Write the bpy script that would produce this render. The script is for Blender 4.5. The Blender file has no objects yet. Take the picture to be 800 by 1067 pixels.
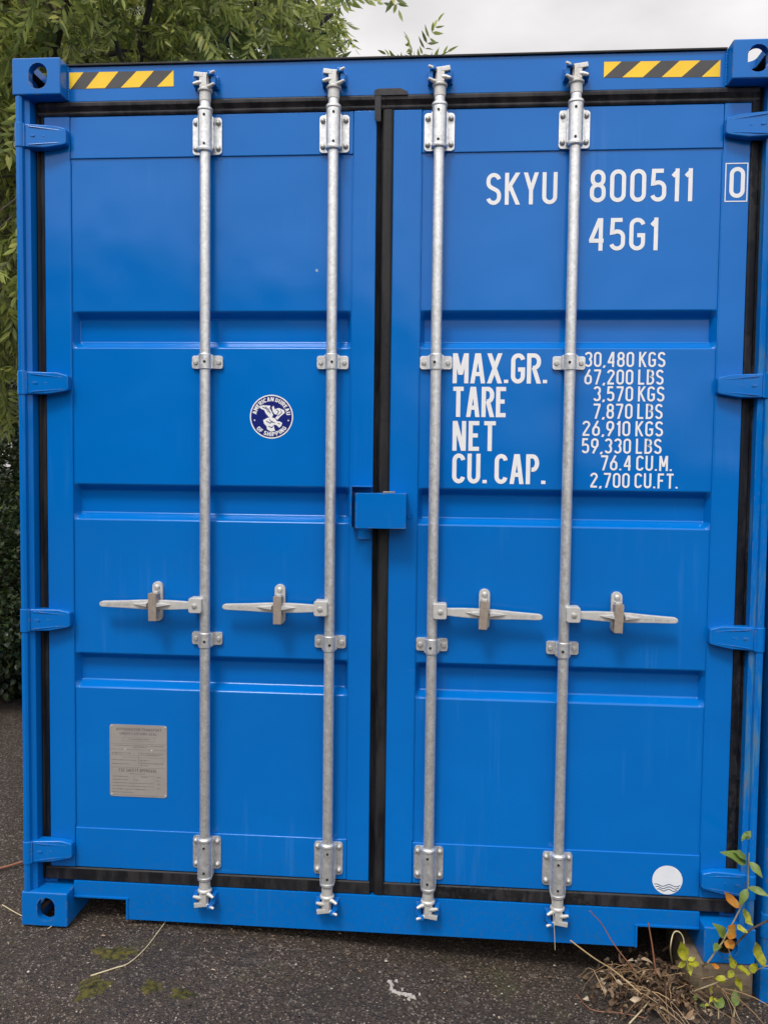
import bpy, bmesh, math, random
import numpy as np
from mathutils import Vector, Matrix
random.seed(7); rng = np.random.default_rng(11)
S = bpy.context.scene
COL = S.collection
R = math.radians

# ------------------------------------------------------------------ camera
CAMP = Vector((1.42905835, -2.65749007, 1.57845573)); F = 861.6134
YAW, PIT, ROL = R(-4.31988066), R(-2.99671274), R(0.67450075)
fw = Vector((math.sin(YAW)*math.cos(PIT), math.cos(YAW)*math.cos(PIT), math.sin(PIT)))
rt = Vector((math.cos(YAW), -math.sin(YAW), 0)); up = rt.cross(fw)
r2 = math.cos(ROL)*rt + math.sin(ROL)*up; u2 = -math.sin(ROL)*rt + math.cos(ROL)*up
cd = bpy.data.cameras.new('camera'); cam = bpy.data.objects.new('camera', cd); COL.objects.link(cam)
M = Matrix((r2, u2, -fw)).transposed().to_4x4(); M.translation = CAMP; cam.matrix_world = M
cd.sensor_fit = 'VERTICAL'; cd.sensor_height = 36; cd.lens = F/1067*36; cd.clip_start = .05; cd.clip_end = 2000
S.camera = cam
# ------------------------------------------------------------------ world / sun / exposure
SUN_EL, SUN_AZ = R(58), R(200)      # azimuth from +Y clockwise: light comes from in front, a little left
w = bpy.data.worlds.new('World'); S.world = w; w.use_nodes = True
nt = w.node_tree; nt.nodes.clear()
o_ = nt.nodes.new('ShaderNodeOutputWorld'); bg = nt.nodes.new('ShaderNodeBackground'); bg.inputs[1].default_value = .1
sk = nt.nodes.new('ShaderNodeTexSky'); sk.sky_type = 'NISHITA'; sk.sun_disc = False
sk.sun_elevation = SUN_EL; sk.sun_rotation = SUN_AZ
tc = nt.nodes.new('ShaderNodeTexCoord'); mp = nt.nodes.new('ShaderNodeMapping'); mp.inputs['Scale'].default_value = (1, 1, 2.2)
ns = nt.nodes.new('ShaderNodeTexNoise'); ns.inputs['Scale'].default_value = 3.4; ns.inputs['Detail'].default_value = 5; ns.inputs['Roughness'].default_value = .5
cr = nt.nodes.new('ShaderNodeValToRGB')
cr.color_ramp.elements[0].position = .33; cr.color_ramp.elements[0].color = (5.0, 4.85, 4.85, 1)
cr.color_ramp.elements[1].position = .68; cr.color_ramp.elements[1].color = (7.4, 7.15, 7.05, 1)
mx = nt.nodes.new('ShaderNodeMix'); mx.data_type = 'RGBA'; mx.inputs[0].default_value = .93
nt.links.new(tc.outputs['Generated'], mp.inputs[0]); nt.links.new(mp.outputs[0], ns.inputs['Vector'])
nt.links.new(ns.outputs['Fac'], cr.inputs[0]); nt.links.new(sk.outputs[0], mx.inputs[6]); nt.links.new(cr.outputs[0], mx.inputs[7])
vd = nt.nodes.new('ShaderNodeVectorMath'); vd.operation = 'DOT_PRODUCT'; nt.links.new(tc.outputs['Generated'], vd.inputs[0])
vd.inputs[1].default_value = (math.sin(SUN_AZ)*math.cos(SUN_EL), math.cos(SUN_AZ)*math.cos(SUN_EL), math.sin(SUN_EL))
mr = nt.nodes.new('ShaderNodeMapRange'); mr.interpolation_type = 'SMOOTHSTEP'
for i_, v_ in ((1, .15), (2, 1.), (3, 1.), (4, 2.3)): mr.inputs[i_].default_value = v_
nt.links.new(vd.outputs['Value'], mr.inputs[0])
sc = nt.nodes.new('ShaderNodeVectorMath'); sc.operation = 'SCALE'; nt.links.new(mx.outputs[2], sc.inputs[0]); nt.links.new(mr.outputs[0], sc.inputs['Scale'])
nt.links.new(sc.outputs[0], bg.inputs[0]); nt.links.new(bg.outputs[0], o_.inputs[0])
sd = bpy.data.lights.new('sun', 'SUN'); sd.energy = 1.5; sd.angle = R(14); sd.color = (1, .97, .93)
so = bpy.data.objects.new('sun', sd); COL.objects.link(so)
sv = Vector((math.sin(SUN_AZ)*math.cos(SUN_EL), math.cos(SUN_AZ)*math.cos(SUN_EL), math.sin(SUN_EL)))
so.rotation_euler = (-sv).to_track_quat('-Z', 'Y').to_euler()
S.view_settings.view_transform = 'Standard'; S.view_settings.look = 'None'; S.view_settings.gamma = 1
S.view_settings.exposure = 0.52; S.view_settings.use_curve_mapping = False
S.render.engine = 'CYCLES'

# ------------------------------------------------------------------ materials
MAT = {}
class N:
    def __init__(s, name):
        s.m = bpy.data.materials.new(name); s.m.use_nodes = True; s.t = s.m.node_tree; s.b = s.t.nodes['Principled BSDF']; MAT[name] = s.m
        s.tc = s.t.nodes.new('ShaderNodeTexCoord')
    def new(s, typ, **k):
        n = s.t.nodes.new(typ)
        for a, v in k.items():
            if hasattr(n, a): setattr(n, a, v)
        return n
    def link(s, a, b): s.t.links.new(a, b)
    def vec(s, scale=(1, 1, 1)):
        m = s.new('ShaderNodeMapping'); m.inputs['Scale'].default_value = scale
        s.link(s.tc.outputs['Object'], m.inputs[0]); return m.outputs[0]
    def noise(s, sc, det=3, rough=.5, scale=(1, 1, 1), dist=0):
        n = s.new('ShaderNodeTexNoise'); n.inputs['Scale'].default_value = sc; n.inputs['Detail'].default_value = det
        n.inputs['Roughness'].default_value = rough; n.inputs['Distortion'].default_value = dist
        s.link(s.vec(scale), n.inputs['Vector']); return n.outputs['Fac']
    def vor(s, sc, scale=(1, 1, 1), out='Distance', feat='F1'):
        n = s.new('ShaderNodeTexVoronoi', feature=feat); n.inputs['Scale'].default_value = sc
        s.link(s.vec(scale), n.inputs['Vector']); return n.outputs[out]
    def ramp(s, f, stops):
        n = s.new('ShaderNodeValToRGB'); e = n.color_ramp.elements
        while len(e) < len(stops): e.new(.5)
        for i, (p, c) in enumerate(stops):
            e[i].position = p; e[i].color = (c, c, c, 1) if not hasattr(c, '__len__') else (*c, 1)
        s.link(f, n.inputs[0]); return n.outputs[0]
    def mix(s, f, a, b, mode='MIX'):
        n = s.new('ShaderNodeMix'); n.data_type = 'RGBA'; n.blend_type = mode
        for i, v in ((0, f), (6, a), (7, b)):
            if hasattr(v, 'is_linked') or hasattr(v, 'links'): s.link(v, n.inputs[i])
            else: n.inputs[i].default_value = v if i == 0 else ((*v, 1) if len(v) == 3 else v)
        return n.outputs[2]
    def math(s, op, a, b=0., c=0.):
        n = s.new('ShaderNodeMath'); n.operation = op
        for i, v in enumerate((a, b, c)):
            if hasattr(v, 'links'): s.link(v, n.inputs[i])
            else: n.inputs[i].default_value = v
        return n.outputs[0]
    def col(s, v): s.link(v, s.b.inputs['Base Color']) if hasattr(v, 'links') else setattr(s.b.inputs['Base Color'], 'default_value', (*v, 1))
    def set(s, **k):
        for a, v in k.items():
            i = s.b.inputs[a.replace('_', ' ')]
            if hasattr(v, 'links'): s.link(v, i)
            else: i.default_value = v
    def bump(s, h, dist, strength=1., prev=None):
        n = s.new('ShaderNodeBump'); n.inputs['Distance'].default_value = dist; n.inputs['Strength'].default_value = strength
        s.link(h, n.inputs['Height'])
        if prev: s.link(prev, n.inputs['Normal'])
        s.link(n.outputs[0], s.b.inputs['Normal']); return n.outputs[0]

BLUE = (0.0, .134, .480)
def blue(name, chips=0., worn=0., rough=.16, tone=1.):
    n = N(name); c0 = tuple(v*tone for v in BLUE)
    big = n.noise(1.3, 4)
    c = n.mix(n.ramp(big, [(.35, 0.), (.7, 1.)]), tuple(v*.95 for v in c0), (c0[0], c0[1]*1.05, c0[2]*1.04))
    st = n.ramp(n.noise(1, 4, .6, (38, 38, 1.6)), [(.56, 0.), (.76, 1.)])      # rain streaks, chalky
    pat = n.ramp(n.noise(2.2, 2), [(.52, 0.), (.66, 1.)])
    c = n.mix(n.math('MULTIPLY', n.math('MULTIPLY', st, pat), .20), c, (.07, .24, .56))
    gr = n.ramp(n.noise(260, 2), [(.70, 0.), (.78, 1.)])                       # small specks of grit
    c = n.mix(n.math('MULTIPLY', n.math('MULTIPLY', gr, n.ramp(n.noise(5, 3), [(.5, 0.), (.65, 1.)])), .25), c, (.16, .24, .34))
    # sparse paint nicks, scuffs and mud splashed up from the ground
    vd = n.vor(7.); vc = n.vor(7., out='Color'); sv_ = n.new('ShaderNodeSeparateColor'); n.link(vc, sv_.inputs[0])
    nk = n.math('MULTIPLY', n.math('LESS_THAN', n.math('ADD', vd, n.math('MULTIPLY', n.noise(160, 2), .05)), .058), n.math('GREATER_THAN', sv_.outputs[0], .94))
    c = n.mix(n.math('MULTIPLY', nk, .75), c, (.42, .46, .50))
    sc_ = n.math('MULTIPLY', n.ramp(n.noise(1, 3, .5, (3, 3, 90), 1.2), [(.70, 0.), (.74, 1.)]), n.ramp(n.noise(3.5, 2), [(.60, 0.), (.68, 1.)]))
    c = n.mix(n.math('MULTIPLY', sc_, .22), c, (.10, .28, .55))
    wp = n.new('ShaderNodeNewGeometry'); sx3 = n.new('ShaderNodeSeparateXYZ'); n.link(wp.outputs['Position'], sx3.inputs[0])
    low = n.ramp(sx3.outputs[2], [(.0, 1.), (.36, 0.)])
    mud = n.math('MULTIPLY', low, n.ramp(n.noise(75, 4, .7), [(.52, 0.), (.64, 1.)]))
    c = n.mix(n.math('MULTIPLY', mud, .25), c, (.05, .08, .07))
    rg = n.ramp(n.noise(3.2, 4), [(.3, rough-.03), (.75, rough+.06)])
    if chips:
        bv = n.new('ShaderNodeBevel'); bv.samples = 4; bv.inputs['Radius'].default_value = .007
        ge = n.new('ShaderNodeNewGeometry'); vm = n.new('ShaderNodeVectorMath'); vm.operation = 'DOT_PRODUCT'
        n.link(bv.outputs[0], vm.inputs[0]); n.link(ge.outputs['True Normal'], vm.inputs[1])
        ed = n.ramp(vm.outputs['Value'], [(.90, 1.), (.992, 0.)])
        cn = n.ramp(n.noise(42, 4, .6), [(.50, 0.), (.56, 1.)])
        mk = n.math('MULTIPLY', n.math('MULTIPLY', ed, cn), chips)
        rc = n.mix(n.noise(90, 3), (.09, .055, .025), (.17, .19, .15))
        c = n.mix(mk, c, rc)
    if worn:
        mk = n.ramp(n.noise(1, 5, .65, (30, 30, 4)), [(.50, 0.), (.66, 1.)])
        rc = n.mix(n.ramp(n.noise(1, 4, .6, (60, 60, 8)), [(.55, 0.), (.7, 1.)]), (.07, .24, .30), (.17, .16, .09))
        c = n.mix(n.math('MULTIPLY', mk, worn), c, rc)
    n.col(c); n.set(Roughness=rg, IOR=1.36)
    p = n.bump(n.noise(2.4, 2), .020, .55)
    n.bump(n.noise(230, 2), .0004, .35, p)
    return n.m
blue('blue_paint'); blue('blue_paint_chipped', chips=.8); blue('blue_paint_worn', worn=.6, chips=.5); blue('blue_hinge', chips=.30); blue('blue_keeper', chips=.3, rough=.3)
blue('blue_paint_scuffed', worn=.25, chips=.9, tone=.82)

n = N('galvanised_steel')
sp = n.vor(120, out='Color'); sb = n.new('ShaderNodeSeparateColor'); n.link(sp, sb.inputs[0])
c = n.mix(sb.outputs[0], (.60, .61, .61), (.76, .77, .77))
c = n.mix(n.math('MULTIPLY', n.ramp(n.noise(26, 5, .65), [(.50, 0.), (.70, 1.)]), .35), c, (.44, .43, .41))
c = n.mix(n.math('MULTIPLY', n.ramp(n.noise(9, 4, .7), [(.62, 0.), (.72, 1.)]), .3), c, (.36, .31, .25))
n.col(c); n.set(Metallic=.72, Roughness=n.ramp(n.noise(60, 3), [(.3, .30), (.7, .52)])); n.bump(n.noise(110, 3), .0008, .6)

n = N('forged_zinc')
c = n.mix(n.noise(60, 4), (.46, .46, .44), (.64, .63, .61))
c = n.mix(n.math('MULTIPLY', n.ramp(n.noise(22, 4, .7), [(.58, 0.), (.70, 1.)]), .5), c, (.40, .33, .26))
n.col(c); n.set(Metallic=.35, Roughness=.5); n.bump(n.noise(200, 3), .001, .7)

n = N('stained_zinc')
c = n.mix(n.noise(70, 4), (.22, .175, .14), (.42, .36, .31))
c = n.mix(n.math('MULTIPLY', n.ramp(n.noise(180, 3), [(.6, 0.), (.7, 1.)]), .6), c, (.22, .15, .10))
n.col(c); n.set(Metallic=.3, Roughness=.5); n.bump(n.noise(260, 3), .001, .6)

n = N('bolt_steel'); n.col(n.mix(n.noise(90, 3), (.34, .33, .31), (.58, .57, .55))); n.set(Metallic=.5, Roughness=.5)
n = N('cavity_shade'); n.col(n.mix(n.noise(30, 4), (.012, .011, .010), (.035, .026, .020))); n.set(Roughness=.85)  # painted-in shade for the inside of the corner castings
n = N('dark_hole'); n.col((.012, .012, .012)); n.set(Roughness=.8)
def rubber(name, peel, k=1.):
    n = N(name); f = n.ramp(n.noise(4, 5, .65, (6, 6, 1), .4), [(.42, 0.), (.60, 1.)])
    c = n.mix(f, (.006*k, .006*k, .008*k), (.019*k, .018*k, .019*k))
    if peel:
        b = n.ramp(n.noise(46, 3, .6, (1, 1, .6)), [(.49, 0.), (.53, 1.)])
        c = n.mix(n.math('MULTIPLY', b, n.ramp(n.noise(3, 2), [(.38, 0.), (.5, 1.)])), c, (.004, .004, .005))
    n.col(c); n.set(Roughness=n.ramp(f, [(0, .45), (1, .65)]), IOR=1.38); n.bump(n.noise(60, 4, .6), .002, .5)
rubber('black_rubber', False); rubber('grey_rubber', False, 2.3); rubber('peeling_rubber', True, 1.2)  # second one is a paler grey, for the top gaskets and centre flap
n = N('white_vinyl'); n.col(n.mix(n.noise(30, 4), (.80, .80, .80), (.70, .71, .72))); n.set(Roughness=.4)
n = N('navy_vinyl'); n.col((.004, .012, .15)); n.set(Roughness=.3, IOR=1.4)
n = N('yellow_vinyl'); n.col(n.mix(n.noise(12, 4), (.92, .60, .008), (.82, .50, .012))); n.set(Roughness=.4)
n = N('black_vinyl'); n.col(n.mix(n.noise(14, 4), (.025, .025, .025), (.055, .052, .05))); n.set(Roughness=.35)
n = N('plate_metal'); n.col(n.mix(n.noise(14, 5, .65), (.40, .37, .34), (.56, .525, .49))); n.set(Metallic=.5, Roughness=.36); n.bump(n.noise(9, 3), .004, .4)
n = N('plate_ink'); n.col((.12, .11, .11)); n.set(Roughness=.5)
n = N('sticker_white'); n.col(n.mix(n.noise(20, 4), (.62, .68, .76), (.80, .80, .80))); n.set(Roughness=.35)
n = N('sticker_ink'); n.col((.03, .06, .13)); n.set(Roughness=.4)

# asphalt
n = N('asphalt')
v = n.vor(185, out='Color'); s3 = n.new('ShaderNodeSeparateColor'); n.link(v, s3.inputs[0])
v2 = n.vor(62, out='Color'); s4 = n.new('ShaderNodeSeparateColor'); n.link(v2, s4.inputs[0])
c = n.mix(n.ramp(s3.outputs[0], [(.15, 0.), (.85, 1.)]), (.012, .0076, .0045), (.069, .046, .030))
c = n.mix(n.ramp(s3.outputs[1], [(.90, 0.), (.94, 1.)]), c, (.22, .18, .145))
c = n.mix(n.math('MULTIPLY', n.ramp(s4.outputs[0], [(.975, 0.), (.982, 1.)]), n.ramp(s4.outputs[1], [(.3, .0), (.7, .5)])), c, (.20, .17, .14))
c = n.mix(n.math('MULTIPLY', n.ramp(n.noise(2.6, 6, .65), [(.40, 0.), (.66, 1.)]), .50), c, (.018, .014, .011))
c = n.mix(n.math('MULTIPLY', n.ramp(n.noise(7.5, 5, .6), [(.58, 0.), (.70, 1.)]), .35), c, (.085, .072, .06))
wm = n.math('MULTIPLY', n.ramp(n.noise(3.4, 6, .7), [(.60, 0.), (.70, 1.)]), n.ramp(n.noise(120, 3), [(.42, 0.), (.6, 1.)]))
c = n.mix(n.math('MULTIPLY', wm, .7), c, (.045, .050, .010))
n.col(c); n.set(Roughness=n.ramp(n.noise(6, 4), [(.35, .55), (.7, .9)]))
d = n.vor(185); d2 = n.vor(62)
p = n.bump(d, .006, .9); p = n.bump(d2, .008, .5, p); n.bump(n.noise(14, 5, .6), .010, .6, p)

n = N('moss'); n.col(n.mix(n.ramp(n.noise(60, 5, .6), [(.4, 0.), (.6, 1.)]), (.018, .018, .006), (.10, .085, .009))); n.set(Roughness=.95); n.bump(n.noise(260, 4, .7), .006, 1.)
n = N('timber'); g = n.noise(1, 5, .6, (9, 30, 70), .6)
c = n.mix(g, (.10, .072, .045), (.21, .16, .105)); c = n.mix(n.math('MULTIPLY', n.ramp(n.noise(60, 4), [(.55, 0.), (.65, 1.)]), .6), c, (.06, .045, .03))
n.col(c); n.set(Roughness=.85); n.bump(g, .004, .8)
n = N('bark'); n.col(n.mix(n.noise(20, 5, .6, (2, 2, .4)), (.045, .035, .025), (.13, .10, .075))); n.set(Roughness=.95); n.bump(n.noise(14, 5, .6, (3, 3, .5)), .03, 1.)
n = N('white_residue'); n.col(n.mix(n.noise(90, 3), (.55, .53, .50), (.22, .20, .18))); n.set(Roughness=.8); n.bump(n.noise(150, 3), .003, .8)
n = N('soil'); n.col(n.mix(n.noise(30, 5), (.02, .015, .010), (.06, .045, .03))); n.set(Roughness=1.); n.bump(n.noise(40, 5), .02, 1.)

def leafmat(name, stops, rough=.45, trans=.3):
    n = N(name); ge = n.new('ShaderNodeNewGeometry')
    c = n.ramp(ge.outputs['Random Per Island'], stops)
    if name.startswith('weed_leaf'):
        c = n.mix(n.math('MULTIPLY', n.ramp(n.noise(70, 4, .6), [(.45, 0.), (.62, 1.)]), .6), c, (.12, .17, .03) if 'orange' not in name else (.42, .30, .05))
        c = n.mix(n.math('MULTIPLY', n.ramp(n.noise(190, 3, .6), [(.66, 0.), (.72, 1.)]), .7), c, (.10, .05, .02)); n.bump(n.noise(160, 4), .002, .7)
    n.col(c); n.set(Roughness=rough)
    tr = n.new('ShaderNodeBsdfTranslucent'); n.link(c, tr.inputs[0]); ms = n.new('ShaderNodeMixShader'); ms.inputs[0].default_value = trans
    n.link(n.b.outputs[0], ms.inputs[1]); n.link(tr.outputs[0], ms.inputs[2])
    n.link(ms.outputs[0], n.t.nodes['Material Output'].inputs[0])
leafmat('ash_leaf', [(0, (.11, .14, .036)), (.45, (.24, .29, .068)), (.8, (.36, .40, .092)), (.93, (.44, .46, .11)), (1., (.58, .55, .14))], .45, .52)
leafmat('back_leaf', [(0, (.030, .050, .014)), (.6, (.065, .09, .028)), (1., (.11, .13, .04))], .5, .3)
leafmat('ivy_leaf', [(0, (.010, .024, .007)), (.6, (.026, .048, .013)), (1., (.075, .10, .025))], .38, .2)
leafmat('weed_leaf_green', [(0, (.10, .17, .035)), (1., (.20, .28, .05))], .42, .3)
leafmat('weed_leaf_yellow', [(0, (.34, .38, .03)), (1., (.58, .52, .035))], .42, .35)
leafmat('weed_leaf_orange', [(0, (.50, .10, .02)), (1., (.55, .24, .02))], .42, .3)
leafmat('dead_leaf', [(0, (.035, .02, .012)), (.5, (.11, .065, .035)), (.8, (.24, .15, .085)), (1., (.50, .41, .29))], .8, .15)
n = N('dry_straw'); n.col(n.mix(n.noise(20, 4), (.30, .20, .09), (.46, .34, .18))); n.set(Roughness=.7)
n = N('straw_mix'); ge = n.new('ShaderNodeNewGeometry'); n.col(n.ramp(ge.outputs['Random Per Island'], [(0, (.10, .06, .03)), (.5, (.26, .15, .07)), (1, (.46, .32, .18))])); n.set(Roughness=.75)
n = N('pale_straw'); n.col(n.mix(n.noise(20, 4), (.42, .35, .20), (.58, .50, .32))); n.set(Roughness=.7)
n = N('red_brown_stem'); n.col(n.mix(n.noise(30, 4), (.16, .06, .035), (.30, .13, .07))); n.set(Roughness=.6)
n = N('weed_stem'); n.col(n.mix(n.noise(20, 4), (.22, .20, .10), (.30, .22, .14))); n.set(Roughness=.6)
n = N('dark_twig'); n.col(n.mix(n.noise(40, 4), (.025, .02, .016), (.08, .06, .045))); n.set(Roughness=.8)
n = N('woods_mat'); n.col(n.mix(n.noise(1.5, 6, .7), (.010, .018, .007), (.04, .058, .020))); n.set(Roughness=.9); n.bump(n.noise(2.5, 5, .7), .5, 1.)

# ------------------------------------------------------------------ mesh tools
class MB:
    def __init__(s): s.v = []; s.f = []
    def add(s, vs, fs):
        o = len(s.v); s.v += [tuple(v) for v in vs]; s.f += [tuple(i+o for i in f) for f in fs]; return s
    def box(s, x0, x1, y0, y1, z0, z1):
        return s.add([(x0, y0, z0), (x1, y0, z0), (x1, y1, z0), (x0, y1, z0), (x0, y0, z1), (x1, y0, z1), (x1, y1, z1), (x0, y1, z1)],
                     [(0, 3, 2, 1), (4, 5, 6, 7), (0, 1, 5, 4), (1, 2, 6, 5), (2, 3, 7, 6), (3, 0, 4, 7)])
    def obox(s, mat, sx, sy, sz):
        vs = [mat @ Vector((a*sx/2, b*sy/2, c*sz/2)) for c in (-1, 1) for a, b in ((-1, -1), (1, -1), (1, 1), (-1, 1))]
        return s.add(vs, [(0, 3, 2, 1), (4, 5, 6, 7), (0, 1, 5, 4), (1, 2, 6, 5), (2, 3, 7, 6), (3, 0, 4, 7)])
    def prism_xz(s, pts, y0, y1):          # outline in x,z (any winding) extruded along y
        a = sum(pts[i][0]*pts[(i+1) % len(pts)][1]-pts[(i+1) % len(pts)][0]*pts[i][1] for i in range(len(pts)))
        if a < 0: pts = pts[::-1]
        n = len(pts)
        return s.add([(x, y0, z) for x, z in pts]+[(x, y1, z) for x, z in pts],
                     [tuple(range(n)), tuple(range(2*n-1, n-1, -1))]+[((i+1) % n, i, i+n, (i+1) % n+n) for i in range(n)])
    def sweep_x(s, prof, x0, x1):          # closed profile (y,z) extruded along x
        n = len(prof)
        return s.add([(x0, y, z) for y, z in prof]+[(x1, y, z) for y, z in prof],
                     [tuple(range(n-1, -1, -1)), tuple(range(n, 2*n))]+[(i, (i+1) % n, (i+1) % n+n, i+n) for i in range(n)])
    def sweep_z(s, prof, z0, z1):          # closed profile (x,y) extruded along z
        n = len(prof)
        return s.add([(x, y, z0) for x, y in prof]+[(x, y, z1) for x, y in prof],
                     [tuple(range(n-1, -1, -1)), tuple(range(n, 2*n))]+[(i, (i+1) % n, (i+1) % n+n, i+n) for i in range(n)])
    def tube(s, pts, rad, seg=8, caps=True):
        pts = [Vector(p) for p in pts]; rs = [float(q) for q in rad] if hasattr(rad, '__len__') else [float(rad)]*len(pts)
        o = len(s.v); prev = None
        for i, p in enumerate(pts):
            t = (pts[min(i+1, len(pts)-1)]-pts[max(i-1, 0)]).normalized()
            a = prev if prev else (Vector((0, 0, 1)) if abs(t.z) < .9 else Vector((1, 0, 0)))
            b = t.cross(a).normalized(); a = b.cross(t).normalized(); prev = a
            for k in range(seg):
                q = 2*math.pi*k/seg; s.v.append(tuple(p+rs[i]*(math.cos(q)*a+math.sin(q)*b)))
        for i in range(len(pts)-1):
            for k in range(seg):
                s.f.append((o+i*seg+k, o+i*seg+(k+1) % seg, o+(i+1)*seg+(k+1) % seg, o+(i+1)*seg+k))
        if caps:
            s.f.append(tuple(o+k for k in range(seg-1, -1, -1))); e = o+(len(pts)-1)*seg; s.f.append(tuple(e+k for k in range(seg)))
        return s
    def lathe(s, prof, c, axis='z', seg=28):   # prof: (radius, offset); closed at both ends
        o = len(s.v); n = len(prof)
        for r, h in prof:
            for k in range(seg):
                q = 2*math.pi*k/seg; a, b = r*math.cos(q), r*math.sin(q)
                s.v.append((c[0]+a, c[1]+b, c[2]+h) if axis == 'z' else (c[0]+a, c[1]-h, c[2]+b) if axis == '-y' else (c[0]+h, c[1]+a, c[2]+b))
        for i in range(n-1):
            for k in range(seg): s.f.append((o+i*seg+k, o+i*seg+(k+1) % seg, o+(i+1)*seg+(k+1) % seg, o+(i+1)*seg+k))
        s.f.append(tuple(o+k for k in range(seg-1, -1, -1))); s.f.append(tuple(o+(n-1)*seg+k for k in range(seg)))
        return s
    def build(s, name, mat, parent=None, bevel=0, smooth=35, seg=2, label=None):
        me = bpy.data.meshes.new(name); me.from_pydata(s.v, [], s.f); me.update()
        bm = bmesh.new(); bm.from_mesh(me); bmesh.ops.recalc_face_normals(bm, faces=bm.faces)
        if bevel:
            ed = [e for e in bm.edges if len(e.link_faces) == 2 and e.calc_face_angle(0) > R(24)]
            bmesh.ops.bevel(bm, geom=ed, offset=bevel, segments=seg, affect='EDGES', profile=.5, clamp_overlap=True)
        bm.to_mesh(me); bm.free()
        me.materials.append(MAT[mat])
        if smooth: me.shade_smooth(); me.set_sharp_from_angle(angle=R(smooth))
        o = bpy.data.objects.new(name, me); COL.objects.link(o)
        if parent: par(o, parent)
        if bevel and parent: wn(o)
        if label: o['label'] = label
        return o
def wn(o):
    q = o.modifiers.new('weighted_normal', 'WEIGHTED_NORMAL'); q.keep_sharp = True; q.weight = 100
def par(o, p):
    o.parent = p; o.matrix_parent_inverse = Matrix.Translation(p.location).inverted() if p.type == 'EMPTY' else Matrix.Identity(4)
def tag(o, label=None, cat=None, group=None, kind=None):
    for k, v in (('label', label), ('category', cat), ('group', group), ('kind', kind)):
        if v: o[k] = v
    return o
def empty(name, loc):
    e = bpy.data.objects.new(name, None); COL.objects.link(e); e.location = loc; e.empty_display_size = .2; return e
def rrect(cx, cz, w, h, r, k=5):
    p = []
    for sx, sz, a0 in ((1, 1, 0), (-1, 1, 90), (-1, -1, 180), (1, -1, 270)):
        for i in range(k+1):
            q = R(a0+90*i/k); p.append((cx+sx*(w/2-r)+r*math.cos(q), cz+sz*(h/2-r)+r*math.sin(q)))
    return p

# ------------------------------------------------------------------ ground
def gz(x, y):
    t = min(1, max(0, (x-.35)/1.85)); t = t*t*(3-2*t); return -.004-.108*t
def axis_pts(lo, hi, flo, fhi, step):
    a = list(np.arange(flo, fhi+1e-6, step)); s = step; x = flo
    while x > lo: s *= 1.35; x -= s; a.insert(0, x)
    s = step; x = a[-1]
    while x < hi: s *= 1.35; x += s; a.append(x)
    return a
xs = axis_pts(-400, 400, -1.6, 3.2, .05); ys = axis_pts(-400, 400, -1.2, 2.4, .05)
m = MB()
for y in ys:
    for x in xs: m.v.append((x, y, gz(x, y)+.0025*math.sin(3.1*x+1.7*y)+.0018*math.sin(7.3*y-4.1*x)-.002))
nx = len(xs)
for j in range(len(ys)-1):
    for i in range(nx-1): m.f.append((j*nx+i, j*nx+i+1, (j+1)*nx+i+1, (j+1)*nx+i))
g = m.build('ground', 'asphalt', smooth=60); tag(g, kind='structure')

# ------------------------------------------------------------------ container
W, H, Lc = 2.438, 2.896, 12.192
TOP, SPLIT = 2.731, None
root = empty('shipping_container', (1.219, 6.096, 0))
tag(root, 'large blue shipping container with white lettering and four steel locking bars on its doors', 'container', 'blue shipping containers')

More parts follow.
